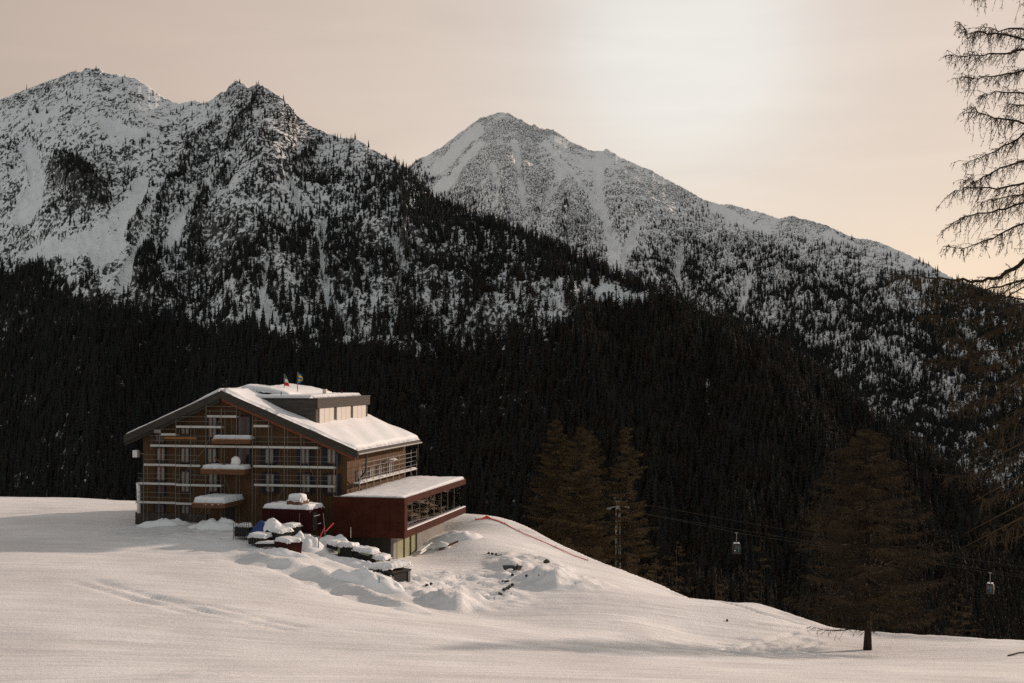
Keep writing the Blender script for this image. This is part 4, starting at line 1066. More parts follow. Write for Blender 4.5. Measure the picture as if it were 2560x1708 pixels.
# front: rust panels
nx = 5; xs_ = np.linspace(PX0 + 0.02, PX1 - 0.0, nx + 1)
for k in range(nx):
    for z0, z1 in ((PB, PB + 1.55), (PB + 1.57, PT)):
        MB().box(xs_[k] + 0.008, xs_[k + 1] - 0.008, PY0, PY0 + 0.06, z0, z1).build('front_panel', M['rust'], pav)
ys_ = np.linspace(PY0, PY1, 9)
for k in range(8):
    MB().box(PX1 - 0.02, PX1 + 0.05, ys_[k] + (0.0 if k else 0.0) + 0.008, ys_[k + 1] - 0.008, PT - 0.62, PT).build('roof_fascia', M['rust'], pav)
    MB().box(PX1 - 0.02, PX1 + 0.05, ys_[k] + 0.008, ys_[k + 1] - 0.008, PB, PB + 0.72).build('floor_fascia', M['rust'], pav)
GY0 = hy(1018, PX1)
MB().box(PX1 - 0.30, PX1 + 0.05, PY0 + 0.064, GY0, PB + 0.722, PT - 0.622).build('corner_post', M['rust'], pav)
GH0, GH1 = PB + 0.60, PT - 0.52; GX = PX1 - 0.34; GYE = PY1 - 1.2
ng = 8; gy_ = np.linspace(GY0, GYE, ng + 1)
for k in range(ng):
    MB().box(GX, GX + 0.03, gy_[k] + 0.02, gy_[k + 1] - 0.02, GH0, GH1).build('glass_pane', M['glass'], pav)
    if k: MB().box(GX - 0.05, GX + 0.05, gy_[k] - 0.018, gy_[k] + 0.018, GH0, GH1).build('glazing_bar', M['steel'], pav)
ge_ = np.linspace(0.6, GX, 4)
for k in range(3):
    MB().box(ge_[k] + 0.02, ge_[k + 1] - 0.02, GYE, GYE + 0.03, GH0, GH1).build('glass_pane', M['glass'], pav)
MB().box(PX0 + 0.02, PX0 + 0.3, PY0 + 0.1, GYE - 6, GH0, GH1).build('inner_wall', M['inside'], pav)
for y in (2.0, 8.0, 14.0):
    MB().box(3.2, 3.5, y, y + 0.3, GH0, GH1).build('column', M['inside'], pav)
MB().box(2.2, 4.2, 9.5, 11.2, GH0, GH0 + 2.1).build('inner_partition', M['rust'], pav)
MB().box(PX1 - 0.28, PX1 + 0.03, GY0 + 0.1, PY1, PB + 0.72, PB + 0.80).build('sill_snow', M['snow'], pav)
MB().box(PX0 + 0.02, PX1, PY0, PY0 + 0.05, PT, PT + 0.07).build('roof_edge', M['steel'], pav)
snow_sheet('roof_snow', lambda u, v: (u, v, np.full_like(u, PT - 0.05)), (PX0 + 0.35, PX1 - 0.02), (PY0 + 0.06, PY1 - 0.05), 34, 90, lambda U, V: 0.22 + 0.10 * sstep(2, 14, V) - 0.10 * np.exp(-((U - 0.35) / 1.0) ** 2), pav, 31.0, 0.5, 0.06)
# lower storey, set back under the box
LX, LY0, LY1 = 6.0, -3.0, 15.7; LB = -4.2
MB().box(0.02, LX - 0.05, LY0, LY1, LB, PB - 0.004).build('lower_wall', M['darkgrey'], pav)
for a, b in ((993, 1010), (1012, 1026), (1028, 1040)):
    ya, yb = hy(a, LX), hy(b, LX)
    f = MB().box(LX - 0.045, LX + 0.02, ya, ya + 0.12, LB + 1.2, PB - 0.01).box(LX - 0.045, LX + 0.02, yb - 0.12, yb, LB + 1.2, PB - 0.01).build('window', M['fascia'], pav)
    MB().box(LX - 0.045, LX - 0.01, ya + 0.122, yb - 0.122, LB + 1.2, PB - 0.02).build('pane', M['yellowish'], f)
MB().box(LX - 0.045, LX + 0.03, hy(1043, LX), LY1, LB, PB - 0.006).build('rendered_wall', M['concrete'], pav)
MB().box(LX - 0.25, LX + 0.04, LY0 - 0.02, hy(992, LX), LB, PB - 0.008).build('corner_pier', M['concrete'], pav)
# things inside, seen through the glass
t_ = MB().box(-0.5, 0.5, -2.2, 2.2, 0.72, 0.78).box(-0.4, -0.3, -2.0, -1.9, 0, 0.72).box(0.3, 0.4, -2.0, -1.9, 0, 0.72).box(-0.4, -0.3, 1.9, 2.0, 0, 0.72).box(0.3, 0.4, 1.9, 2.0, 0, 0.72)
tb = t_.build('long_table', M['white']); tb.location = to_world(5.6, 12.0, PB + 0.55); tb.rotation_euler = (0, 0, HROT)
tag(tb, 'long white table behind the middle of the pavilion glass', 'table')
for k, (x, y, hgt, lab) in enumerate(((5.3, 1.5, 0.95, 'low brown counter behind the near end of the pavilion glass'), (5.2, 5.0, 0.75, 'stack of boards on the pavilion floor behind the glass'))):
    c = MB().box(-0.5, 0.5, -1.2, 1.2, 0, hgt).box(-0.58, 0.58, -1.3, 1.3, hgt, hgt + 0.07).build('counter' if k == 0 else 'board_stack', M['brownwood'] if k == 0 else M['floor'])
    c.location = to_world(x, y, PB + 0.553); c.rotation_euler = (0, 0, HROT)
    tag(c, lab, 'counter' if k == 0 else 'boards')

# ------------------------------------------------------------------ building site in front of the hotel
def lbox(name, mt, w, d, h, bevel=0.0):
    return MB().box(-w / 2, w / 2, -d / 2, d / 2, 0, h).build(name, mt, None, bevel=bevel)
def ground_at(px, py, Y):
    v = at(px, py, Y); return Vector((v.x, v.y, gz(v.x, v.y)))
CR = HROT - 0.10
def place(name, p, rz, label, cat, group=None):
    r = empty(name, p, rz); tag(r, label, cat, group); return r

M['slabgrey'] = mat('shaded_concrete', (0.075, 0.075, 0.08), 0.9, var=0.3, scale=3, bump=0.4)
# dark red site container
P = at(773, 1330, 126.0); cz = at(773, 1275, 126.0).z
ct = place('site_container', (P.x, P.y, P.z - 0.1), CR, 'dark red site container with snow on its roof in front of the hotel', 'container')
CL, CW, CH = 5.25, 3.4, cz - P.z + 0.1
MB().box(-CL, 0, 0, CW, 0, CH).build('body', M['container'], ct)
rb = MB()
for k in range(17):
    x = -CL + 0.25 + k * 0.3
    if x < -0.15: rb.box(x, x + 0.10, -0.035, -0.002, 0.12, CH - 0.12)
rb.build('corrugation', M['container'], ct)
for a, b, c, d in ((-CL - .03, 0.03, CH - 0.14, CH + 0.01), (-CL - .03, 0.03, 0.0, 0.14)):
    MB().box(a, b, -0.06, -0.036, c, d).build('frame_rail', M['container'], ct)
for x in (-1.05, -0.70):
    MB().box(x, x + 0.04, -0.09, -0.037, 0.35, CH - 0.35).build('locking_bar', M['steel'] if x < -1 else M['rust'], ct)
MB().box(0.002, 0.05, 0.9, 2.2, CH - 0.75, CH - 0.66).build('handle', M['white'], ct)
MB().box(0.002, 0.05, 1.8, 2.5, CH - 1.6, CH - 1.53).build('handle', M['white'], ct)
MB().box(0.002, 0.04, 0.7, 1.6, 0.1, CH - 0.3).build('door', M['fascia'], ct)
snow_box('roof_snow', -CL + .02, -0.02, 0.02, CW - 0.02, CH + 0.01, 0.42, ct, 41.0, 0.18, 0.4, 0.12)
wb = place('wooden_crate', ct.matrix_basis @ Vector((-1.75, 0.9, CH + 0.30)), CR - 0.12, 'open wooden crate capped with snow on the red container roof', 'crate')
MB().box(-0.85, 0.85, -0.6, -0.55, 0, 0.5).box(-0.85, 0.85, 0.55, 0.6, 0, 0.5).box(-0.9, -0.853, -0.6, 0.6, 0, 0.5).box(0.853, 0.9, -0.6, 0.6, 0, 0.5).build('side_boards', M['brownwood'], wb)
MB().box(-0.9, 0.9, -0.62, 0.62, 0.503, 0.55).build('lid', M['timber'], wb)
snow_box('snow_cap', -0.9, 0.9, -0.62, 0.62, 0.555, 0.62, wb, 42.0, 0.15, 0.5, 0.06)

# stacks of formwork and pallets half buried in snow
def stack(px, py, Y, w, d, h, rz, label, seed, sn, slat=0.14, base=None):
    p = ground_at(px, py, Y); p.z = at(px, py, Y).z - 0.15
    r = place('pallet_stack', p, rz, label, 'pallets', 'snow covered stacks in front of the container')
    r.rotation_euler = (0.04 * math.sin(seed), 0.07 * math.cos(seed * 1.7), rz)
    n = int(h / slat)
    for k in range(n):
        z = k * slat
        s = MB().box(-w / 2, w / 2, -d / 2, d / 2, z + slat * 0.62, z + slat * 0.98)
        m = int(w / 0.22)
        for i in range(m):
            x = -w / 2 + (i + 0.15) * w / m
            s.box(x, x + w / m * 0.5, -d / 2 - 0.02 * ((i + k) % 2), d / 2, z, z + slat * 0.615)
        s.build('pallet', base or M['darkwood'], r)
    snow_box('snow_cover', -w / 2 - 0.08, w / 2 + 0.08, -d / 2 - 0.08, d / 2 + 0.05, n * slat + 0.01, sn, r, seed, 0.14, 0.35, 0.09)
    return r
M['darkwood'] = mat('dark_wet_wood', (0.050, 0.045, 0.037), 0.85, var=0.4, scale=5)
stack(651, 1355, 121.5, 1.75, 1.6, 0.75, CR + 0.05, 'tall snow covered pallet stack left of the red skip', 51.1, 0.32)
stack(702, 1345, 122.5, 1.6, 1.6, 0.85, CR - 0.35, 'broad snow covered pallet stack directly above the red skip', 52.1, 0.32)
stack(673, 1362, 120.0, 2.3, 1.0, 0.34, CR + 0.05, 'low flat pallet stack lying in front of the taller ones', 53.1, 0.16, 0.11)
stack(728, 1334, 124.0, 1.4, 1.4, 0.85, CR - 0.2, 'small snow covered pallet stack nearest the red container', 54.1, 0.3)
# blue tarpaulin over a heap
p = at(668, 1336, 123.5)
tp = place('covered_heap', p, CR, 'heap under a crumpled blue tarpaulin and snow beside the pallet stacks', 'tarpaulin')
U, V = np.meshgrid(np.linspace(-1.7, 1.6, 44), np.linspace(-1.2, 1.2, 30))
Hh = 1.35 * np.exp(-((U - 0.5) / 1.1) ** 2 - (V / 1.0) ** 2) + 1.0 * np.exp(-((U + 0.9) / 0.6) ** 2 - (V / 0.9) ** 2) + 0.22 * fbm(U * 1.6, V * 1.6, np.float32(3.1), 3, ridged=True)
o = grid_mesh('tarpaulin', np.stack([U, V, Hh - 0.15], -1), M['blue'], True); o.parent = tp
Hs = Hh + 0.30 * sstep(-0.5, 0.3, U + 0.35 * V + 0.2 * fbm(U * 2, V * 2, np.float32(1.1), 2)) - 0.22 + 0.2 * sstep(0.2, 0.9, V)
o = grid_mesh('snow_cover', np.stack([U, V, Hs], -1), M['snow'], True); o.parent = tp
# red skip
p = at(722, 1381, 118.5)
sk_ = place('red_skip', p, CR - 0.5, 'dark red skip with a thick snow lid sunk into the snow', 'skip')
MB().prism([(-1.25, 1.05), (1.05, 1.05), (0.8, -0.4), (-1.0, -0.4)], -0.8, 0.8).build('body', M['container'], sk_)
for x in (-1.28, 1.03): MB().box(x, x + 0.06, -0.82, 0.82, 0.93, 1.07).build('rim', M['container'], sk_)
snow_box('snow_lid', -1.3, 1.1, -0.85, 0.85, 1.06, 0.3, sk_, 56.0, 0.15, 0.4, 0.1)
# snow mound behind it
def mound(name, px, py, Y, a, b, h, rz, label, seed):
    p = at(px, py, Y); p.z = gz(p.x, p.y)
    r, t = np.meshgrid(np.linspace(0, 1, 16), np.linspace(0, 2 * np.pi, 44), indexing='ij')
    wob = 1 + 0.25 * fbm(np.cos(t) * 1.2, np.sin(t) * 1.2, np.float32(seed), 2)
    x = a * r * np.cos(t) * wob; y = b * r * np.sin(t) * wob
    c, s_ = math.cos(rz), math.sin(rz)
    gzz = ground_z(p.x + c * x - s_ * y, p.y + s_ * x + c * y) - p.z
    z = gzz + h * (1 - r ** 2) ** 1.25 * (1 + 0.9 * fbm(x / 0.8, y / 0.8, np.float32(seed), 4)) - 0.12 * r ** 6
    o = grid_mesh(name, np.stack([x, y, z], -1), M['snow'], True)
    o.location = p; o.rotation_euler = (0, 0, rz); tag(o, label, 'snow heap', 'snow heaps on the building site'); return o
mound('snow_heap', 766, 1366, 121, 2.3, 1.7, 1.35, 0.2, 'rounded snow heap right of the red skip', 1.3)
mound('snow_heap', 850, 1356, 124.3, 3.0, 1.5, 1.0, 0.1, 'snow heap against the left end of the pavilion front', 2.3)
mound('snow_heap', 545, 1330, 131, 3.4, 1.6, 0.9, 0.0, 'low grey snow heap under the lowest balcony', 3.3)
mound('snow_heap', 410, 1326, 134, 3.4, 1.4, 0.7, 0.0, 'flat snow heap at the left foot of the hotel', 4.3)
mound('snow_heap', 1150, 1338, 141, 3.2, 2.4, 0.5, 0.3, 'smooth snow heap behind the pipes beside the pavilion', 5.3)
mound('snow_heap', 905, 1400, 118.6, 4.2, 1.3, 0.55, -0.25, 'long snow heap banked up before the row of snowed in boxes', 6.3)
mound('snow_heap', 690, 1372, 117.2, 3.6, 1.0, 0.5, 0.05, 'lumpy snow heap in front of the pallet stacks', 7.3)
mound('snow_heap', 922, 1450, 109.0, 3.6, 1.7, 1.25, -0.2, 'snow heap drifted against the left of the concrete shelter', 8.3)
# mesh crate with a snow top
p = at(609, 1340, 124)
wc = place('wire_crate', p, CR + 0.1, 'dark wire crate with a patch of snow, left of the pallet stacks', 'crate')
MB().box(-0.72, 0.72, -0.55, 0.55, 0.02, 0.9).build('contents', M['black'], wc)
w = MB()
for i in range(8):
    x = -0.78 + i * 0.223; w.box(x - .02, x + .02, -0.62, -0.58, -0.5, 1.35); w.box(x - .02, x + .02, 0.58, 0.62, -0.5, 1.35)
for z in (0, 0.4, 0.8, 1.3): w.box(-0.8, 0.8, -0.645, -0.622, z, z + 0.04); w.box(-0.8, 0.8, 0.622, 0.645, z, z + 0.04)
w.build('wire_sides', M['darkwood'], wc)
snow_box('snow_cap', -0.45, 0.75, -0.5, 0.5, 0.92, 0.35, wc, 57.0, 0.12, 0.3, 0.06)
# poles and red barrier tape
def rod(name, pts, r, mt, label, cat, group=None):
    base = pts[0]; o = MB().tube([Vector(p) - base for p in pts], r, 6).build(name, mt); o.location = base; return tag(o, label, cat, group)
rod('stake', [at(813, 1342, 122), at(808, 1283, 122)], 0.035, M['steel'], 'thin grey stake standing right of the red container', 'stake', 'stakes on the building site')
rod('stake', [at(796, 1370, 119), at(797, 1345, 119)], 0.045, M['frame'], 'short dark stake under the red pole', 'stake', 'stakes on the building site')
rod('stake', [at(963 - 86, 1345, 123), at(877, 1318, 123)], 0.03, M['pale'], 'pale stake on the heap against the pavilion front', 'stake', 'stakes on the building site')
rod('red_pole', [at(797, 1349, 119), at(812, 1318, 119.6)], 0.055, M['red'], 'red pole leaning right beside the dark stake', 'pole', 'red poles by the container')
rod('red_pole', [at(815, 1328, 121), at(834, 1308, 122)], 0.055, M['red'], 'red pole pointing up towards the pavilion wall', 'pole', 'red poles by the container')

# buried boxes along the pavilion foot
def buried(px, py, Y, w, d, h, rz, label, seed, sn, panel=None):
    p = at(px, py, Y); p.z -= 0.2
    p.z -= 0.15; r = place('equipment_box', p, rz, label, 'box', 'snowed in boxes along the pavilion')
    r.rotation_euler = (0.05 * math.sin(seed), 0.09 + 0.06 * math.sin(seed * 2.3), rz)
    MB().box(-w / 2, w / 2, -d / 2, d / 2, 0, h).build('body', M['fascia'], r)
    s = MB()
    for i in range(int(w / 0.16)):
        x = -w / 2 + 0.04 + i * 0.16; s.box(x, x + 0.08, -d / 2 - 0.03, -d / 2 - 0.002, 0.05, h - 0.05)
    s.build('grille', M['black'], r)
    if panel: MB().box(panel[0], panel[1], -d / 2 - 0.07, -d / 2 - 0.034, panel[2], panel[3]).build('green_panel', M['green'], r)
    snow_box('snow_cover', -w / 2 - 0.16, w / 2 + 0.14, -d / 2 - 0.22, d / 2 + 0.1, h - 0.12, sn, r, seed, 0.12, 0.4, 0.14)
    return r
buried(838, 1362, 122.4, 1.2, 1.2, 0.55, CR - 0.2, 'uppermost snowed in box at the left end of the row', 61.0, 0.32)
buried(870, 1382, 121.4, 1.5, 1.2, 1.15, CR - 0.15, 'dark grilled box with snow on it, second in the row', 62.0, 0.32, (-0.75, -0.5, 0.3, 0.9))
buried(914, 1391, 120.6, 2.0, 1.2, 1.0, CR - 0.15, 'long snowed in box with a pale green strip under its cover', 63.0, 0.34, (-0.3, 0.8, 0.62, 0.85))
buried(952, 1401, 120.2, 1.3, 1.2, 0.75, CR - 0.1, 'lowest snowed in box with a green panel at the pavilion corner', 64.0, 0.32, (-0.2, 0.4, 0.1, 0.6))

# small concrete shelter capped with snow
p = at(980, 1459, 110.0)
sh = place('concrete_shelter', (p.x, p.y, p.z - 0.5), HROT - 0.5, 'small snow capped concrete shelter with a dark open side', 'shelter')
MB().box(-3.0, 0.0, 0.0, 0.25, 0, 1.05).box(-3.0, -2.75, 0.253, 2.2, 0, 1.05).box(-2.747, 0.0, 1.95, 2.2, 0, 1.35).build('wall', M['concrete'], sh)
MB().box(-3.0, 0.05, 0.0, 2.25, 1.352, 1.50).build('roof', M['fascia'], sh)
MB().box(-0.25, -0.02, -0.02, -0.003, 0, 1.2).build('door_post', M['pale'], sh)
MB().box(-2.7, -0.05, 0.26, 1.94, 0.02, 1.33).build('shade_fill', M['black'], sh)  # black block filling the inside, stands in for the shade there
snow_sheet('snow_cap', lambda u, v: (u, v, 1.50 - 0.0 * u + 0.10 * (u + 3.2)), (-3.25, 0.12), (-0.28, 2.35), 26, 20, 0.42, sh, 66.0, 0.6, 0.15)
rod('blue_stake', [at(948, 1458, 106.5), at(948, 1441, 106.5)], 0.045, M['teal'], 'short bright blue stake left of the concrete shelter', 'stake')

# pipes, sheets and a plank beside the pavilion wall
for k, (a, b, lab) in enumerate((((1050, 1371, 134), (1078, 1355, 137), 'lower pale metal pipe lying beside the pavilion wall'), ((1052, 1366, 134.5), (1079, 1350, 137.5), 'upper pale metal pipe lying beside the pavilion wall'))):
    A = at(*a); B = at(*b); A.z = gz(A.x, A.y) + 0.25 + .2 * k; B.z = gz(B.x, B.y) + 0.3 + .2 * k
    rod('metal_pipe', [A, B], 0.09, M['white'], lab, 'pipe', 'pipes beside the pavilion')
A = at(1098, 1350, 136); A.z = gz(A.x, A.y) + 0.15; B = at(1145, 1341, 137.5); B.z = gz(B.x, B.y) + 0.35
rod('timber_plank', [A, B], 0.11, M['brownwood'], 'dark timber plank lying on the snow behind the pipes', 'plank')
for k, (px, py, s, lab) in enumerate(((1086, 1356, 0.75, 'crumpled white sheet at the end of the metal pipes'), (1104, 1343, 0.9, 'white snowy bundle beside the timber plank'))):
    bm = bmesh.new(); bmesh.ops.create_icosphere(bm, subdivisions=3, radius=1)
    for v in bm.verts:
        v.co *= 1 + 0.25 * float(perlin(v.co.x * 1.7 + k * 5, v.co.y * 1.7, v.co.z * 1.7)); v.co.z *= 0.5
    me = bpy.data.meshes.new('white_bundle'); bm.to_mesh(me); bm.free()
    o = link_mesh('white_bundle', me, M['white'], None, True); A = at(px, py, 137); A.z = gz(A.x, A.y) + 0.2; o.location = A; o.scale = (s, s * 0.8, s); tag(o, lab, 'bundle')

# stones showing through the tipped snow
def stone(px, py, w, h, label, seed, cap=False):
    r = random.Random(seed); g = gpix(px, py)
    bm = bmesh.new(); bmesh.ops.create_icosphere(bm, subdivisions=2, radius=1)
    for v in bm.verts:
        c = v.co.copy()
        v.co *= 1 + 0.55 * float(perlin(c.x * 1.1 + seed * 3.7, c.y * 1.1, c.z * 1.1)) + 0.30 * float(perlin(c.x * 2.6, c.y * 2.6 + seed * 1.9, c.z * 2.6))
        for n_ in ((0.6, 0.3, 0.7), (-0.5, -0.6, 0.6), (0.2, -0.9, -0.2)):
            e = v.co.x * n_[0] + v.co.y * n_[1] + v.co.z * n_[2] - 0.72
            if e > 0: v.co -= Vector(n_) * e * 0.8
    me = bpy.data.meshes.new('stone'); bm.to_mesh(me); bm.free()
    o = link_mesh('stone', me, M['rock']); m_ = g.y / 3200 / 2
    f = r.uniform(0.9, 1.35)
    o.location = (g.x, g.y, g.z + h * m_ * 0.30); o.scale = (w * m_ * f, w * m_ * r.uniform(0.7, 1.1), h * m_ * r.uniform(0.8, 1.25)); o.rotation_euler = (0, r.uniform(-.3, .3), r.random() * 6)
    tag(o, label, 'stone', 'dark stones in the tipped snow')
    if cap:
        c = MB().lathe([(0.001, 1.05), (0.30, 0.92), (0.58, 0.62), (0.66, 0.45), (0.5, 0.40)], 10).build('snow_cap', M['snow'], o, True)
    return o
stone(1290, 1440, 16, 17, 'dark boulder with a peaked snow cap in the middle of the tipped snow', 1, True)
stone(1366, 1420, 15, 12, 'lone dark boulder at the upper right of the tipped snow', 2)
stone(1281, 1455, 9, 9, 'small stone just below the snow capped boulder', 3)
stone(1281, 1472, 9, 9, 'small stone at the bend of the stone row', 4)
for k, (x, y, w, h) in enumerate(((1274, 1476, 10, 9), (1268, 1484, 11, 9), (1260, 1490, 10, 7), (1251, 1494, 11, 7), (1242, 1500, 10, 8), (1268, 1468, 11, 5), (1258, 1465, 10, 4))):
    stone(x, y, w, h, 'dark stone in the curved row of stones, number %s from its upper end' % ('one two three four five six seven'.split()[k]), 10 + k)
for k, (x, y, w, h) in enumerate(((1222, 1386, 8, 7), (1231, 1390, 9, 7), (1241, 1394, 9, 7), (1250, 1399, 10, 7))):
    stone(x, y, w, h, 'dark stone in the short row above the tipped snow, %s from the left' % ('first second third fourth'.split()[k]), 20 + k)
for k, (x, y, w, h, l) in enumerate(((1067, 1478, 12, 9, 'broken dark stone at the left edge of the tipped snow'), (1078, 1472, 10, 7, 'flat dark stone beside the broken one at the left edge'), (1096, 1498, 6, 6, 'tiny dark stone low on the left snow pile'),
                                   (1316, 1458, 6, 6, 'tiny dark stone on the shaded side of the right snow pile'), (1347, 1463, 6, 5, 'tiny dark stone right of the other tiny one on the right pile'), (1818, 1553, 6, 8, 'small dark stone on the snow left of the ski tracks'))):
    stone(x, y, w, h, l, 30 + k)
# slab of wall, its grey darkened for the shade of the hollow, snow over its upper edge
g = gpix(1280, 1432)
sl = empty('wall_slab', g, HROT + 0.1); tag(sl, 'broken wall slab in a hollow, shade put into its dark grey, behind the snow capped boulder', 'wall')
MB().prism([(-0.95, 0.62), (-0.2, 0.66), (0.98, 0.60), (0.80, 0.25), (0.35, -0.3), (-0.45, -0.3), (-0.75, 0.1)], 0.1, 0.5).build('slab', M['slabgrey'], sl)

# orange safety net along the crest
net = [(1188, 1303, 150), (1203, 1302, 150), (1217, 1299, 150.5), (1229, 1304, 150), (1245, 1312, 149.5), (1262, 1321, 148.8), (1280, 1330, 148), (1298, 1338, 147.3), (1340, 1353, 145.8), (1390, 1371, 143.6), (1436, 1386, 141.4), (1470, 1397, 140)]
na = []
for x, y, Y in net:
    v = at(x, y, Y); na.append(Vector((v.x, v.y, gz(v.x, v.y) + 0.07)))
nr = place('safety_net', na[0], 0, 'orange safety net strung low along the snow crest right of the pavilion', 'net')
vs = []; fs = []
for i, p in enumerate(na):
    q = p - na[0]; hgt = (0.07 if i < 6 else 0.02) * (4.0 if i == 2 else 1)
    vs += [q + Vector((0, -0.02, -0.06)), q + Vector((0, -0.02, hgt)), q + Vector((0, 0.02, hgt)), q + Vector((0, 0.02, -0.06))]
for i in range(len(na) - 1):
    for k in range(4): fs.append((i * 4 + k, i * 4 + (k + 1) % 4, i * 4 + 4 + (k + 1) % 4, i * 4 + 4 + k))
MB().add(vs, fs).build('net_band', M['orange'], nr)
for i in (0, 2, 5, 7, 9, 11):
    q = na[i] - na[0]; MB().tube([q - Vector((0, 0, 0.4)), q + Vector((0, 0, 0.40 if i == 2 else 0.22))], 0.03, 5).build('stake', M['orange'] if i == 2 else M['steel'], nr)

# ------------------------------------------------------------------ cableway
CY = 290.0
pb = at(1545, 1415, CY); pt = at(1545, 1242, CY)
gz0 = gz(pb.x, CY) - 0.5
py_ = place('cableway_pylon', (pb.x, CY, gz0), 0.0, 'pale grey lattice cableway pylon with a cross arm among the larches', 'pylon')
Hp = pt.z - gz0; HA = at(1545, 1272, CY).z - gz0
M['pylon'] = mat('pylon_steel', (0.13, 0.135, 0.12), 0.8, metal=0.1, var=0.2, scale=1.0)
for sx in (-1, 1):
    for sy in (-1, 1):
        MB().bar((sx * 1.3, sy * 1.3, 0), (sx * 0.42, sy * 0.42, HA), 0.22).build('leg', M['pylon'], py_)
lt = MB(); nb = 22
for k in range(nb):
    z0, z1 = HA * k / nb, HA * (k + 1) / nb
    w0 = 1.3 + (0.42 - 1.3) * k / nb; w1 = 1.3 + (0.42 - 1.3) * (k + 1) / nb; s = 1 if k % 2 else -1
    for sg in (-1, 1):
        lt.bar((-s * w0, sg * w0, z0), (s * w1, sg * w1, z1), 0.10); lt.bar((sg * w0, -s * w0, z0), (sg * w1, s * w1, z1), 0.10); lt.bar((-w1, sg * w1, z1), (w1, sg * w1, z1), 0.09)
lt.build('lattice', M['pylon'], py_)
MB().box(-0.45, 0.45, -0.45, 0.45, HA + .01, HA + 1.9).build('head', M['pylon'], py_)
tp_ = MB(); tp_.bar((-0.9, 0, Hp - .3), (0.95, 0, Hp), 0.16); tp_.bar((-0.8, 0, HA + 1.9), (-0.6, 0, Hp - .2), 0.12); tp_.bar((0.7, 0, HA + 1.9), (0.7, 0, Hp), 0.12); tp_.bar((-0.7, 0, HA + 1.9), (0.7, 0, HA + 1.9), 0.14)
tp_.build('top_frame', M['pylon'], py_)
for s, z in ((-1, -0.55), (1, 0.25)):
    MB().bar((0.45 * s, 0, HA + 0.5), (2.45 * s, 0, HA + 0.3 + z * 0.5), 0.26).build('cross_arm', M['pylon'], py_)
    MB().bar((1.6 * s, 0, HA + 0.25 + z * .5), (2.6 * s, 0, HA + 0.1 + z * .5), 0.3, 0.22).build('roller_battery', M['steel'], py_)
def cable(pts, label):
    P_ = []
    for (ax, ay), (bx_, by_) in zip(pts[:-1], pts[1:]):
        for t in np.linspace(0, 1, 12, endpoint=False): P_.append(at(ax + (bx_ - ax) * t, ay + (by_ - ay) * t, CY))
    P_.append(at(*pts[-1], CY)); b = P_[0]
    o = MB().tube([p - b for p in P_], 0.020, 5).build('cable', M['darkwood']); o.location = b; tag(o, label, 'cable', 'cableway ropes'); return o
cable([(1545, 1256), (1640, 1266), (1900, 1313), (2200, 1362), (2700, 1440)], 'topmost rope of the cableway running right from the pylon head')
cable([(1565, 1274), (1841, 1332), (2475, 1432), (2700, 1466)], 'carrying rope that both gondolas hang from')
cable([(1522, 1276), (1650, 1291), (1841, 1324), (2475, 1426), (2700, 1460)], 'middle rope of the cableway close above the carrying rope')
M['cabin_blue'] = mat('cabin_blue', (0.008, 0.075, 0.10), 0.5)
def gondola(px, py_top, label, rz, light):
    c = at(px, py_top, CY)
    r = place('gondola', (c.x, c.y, c.z), rz, label, 'gondola', 'gondolas on the cableway')
    r.scale = (0.9, 0.9, 0.9)
    MB().box(-0.35, 0.35, -0.15, 0.15, -0.06, 0.18).build('grip', M['pylon'], r)
    MB().tube([(0, 0, 0), (0.05, 0, -0.4), (0.0, 0, -2.0), (0, 0, -2.65)], 0.075, 6).build('hanger', M['steel'], r)
    MB().box(-0.75, 0.75, -0.6, 0.6, -2.78, -2.60).build('roof', M['fascia'], r)
    for s in (-1, 1): snow_box('roof_snow', min(s * 0.1, s * 0.72), max(s * 0.1, s * 0.72), -0.55, 0.55, -2.598, 0.26, r, 71 + s, 0.1, 0.2, 0.03)
    MB().prism([(-0.82, -2.8), (0.82, -2.8), (0.95, -3.9), (0.80, -4.95), (-0.80, -4.95), (-0.95, -3.9)], -0.85, 0.85).build('cabin', M['black'], r, bevel=0.12)
    for a, b, m_ in ((-0.62, -0.05, 'pane_dark'), (0.05, 0.62, 'pane_dark')):
        MB().box(a, b, -0.88, -0.853, -3.85, -3.0).build('window', M[m_], r)
    MB().box(0.12, 0.42, -0.90, -0.882, -4.6, -3.1).build('blue_stripe', M['cabin_blue'], r)
    if light: MB().lathe([(0.001, -0.12), (0.16, 0), (0.12, 0.10), (0.001, 0.14)], 10, (-0.62, -0.92, -4.25)).build('round_marker', M['white'], r, True)
    MB().box(-0.9, 0.9, -0.7, 0.7, -5.12, -4.955).build('ski_rack', M['fascia'], r)
gondola(1841, 1333, 'dark gondola nearer the pylon with a blue stripe and snow on its roof', 0.1, True)
gondola(2475, 1433, 'dark gondola farther right hanging in front of the black forest', -0.5, False)
p = at(1790, 1500, 152); q = at(1790, 1436, 152); p.z = gz(p.x, p.y) - 0.3
rod('wooden_pole', [p, q], 0.06, M['bark'], 'bare thin wooden pole standing just beyond the snow crest', 'pole')
# debris at the right edge
A = gpix(2520, 1640); B = gpix(2575, 1632)
rod('fallen_branch', [A + Vector((0, 0, .05)), (A + B) / 2 + Vector((0, 0, .14)), B + Vector((0, 0, .06))], 0.06, M['bark'], 'fallen dark branch on the snow at the right edge', 'branch')

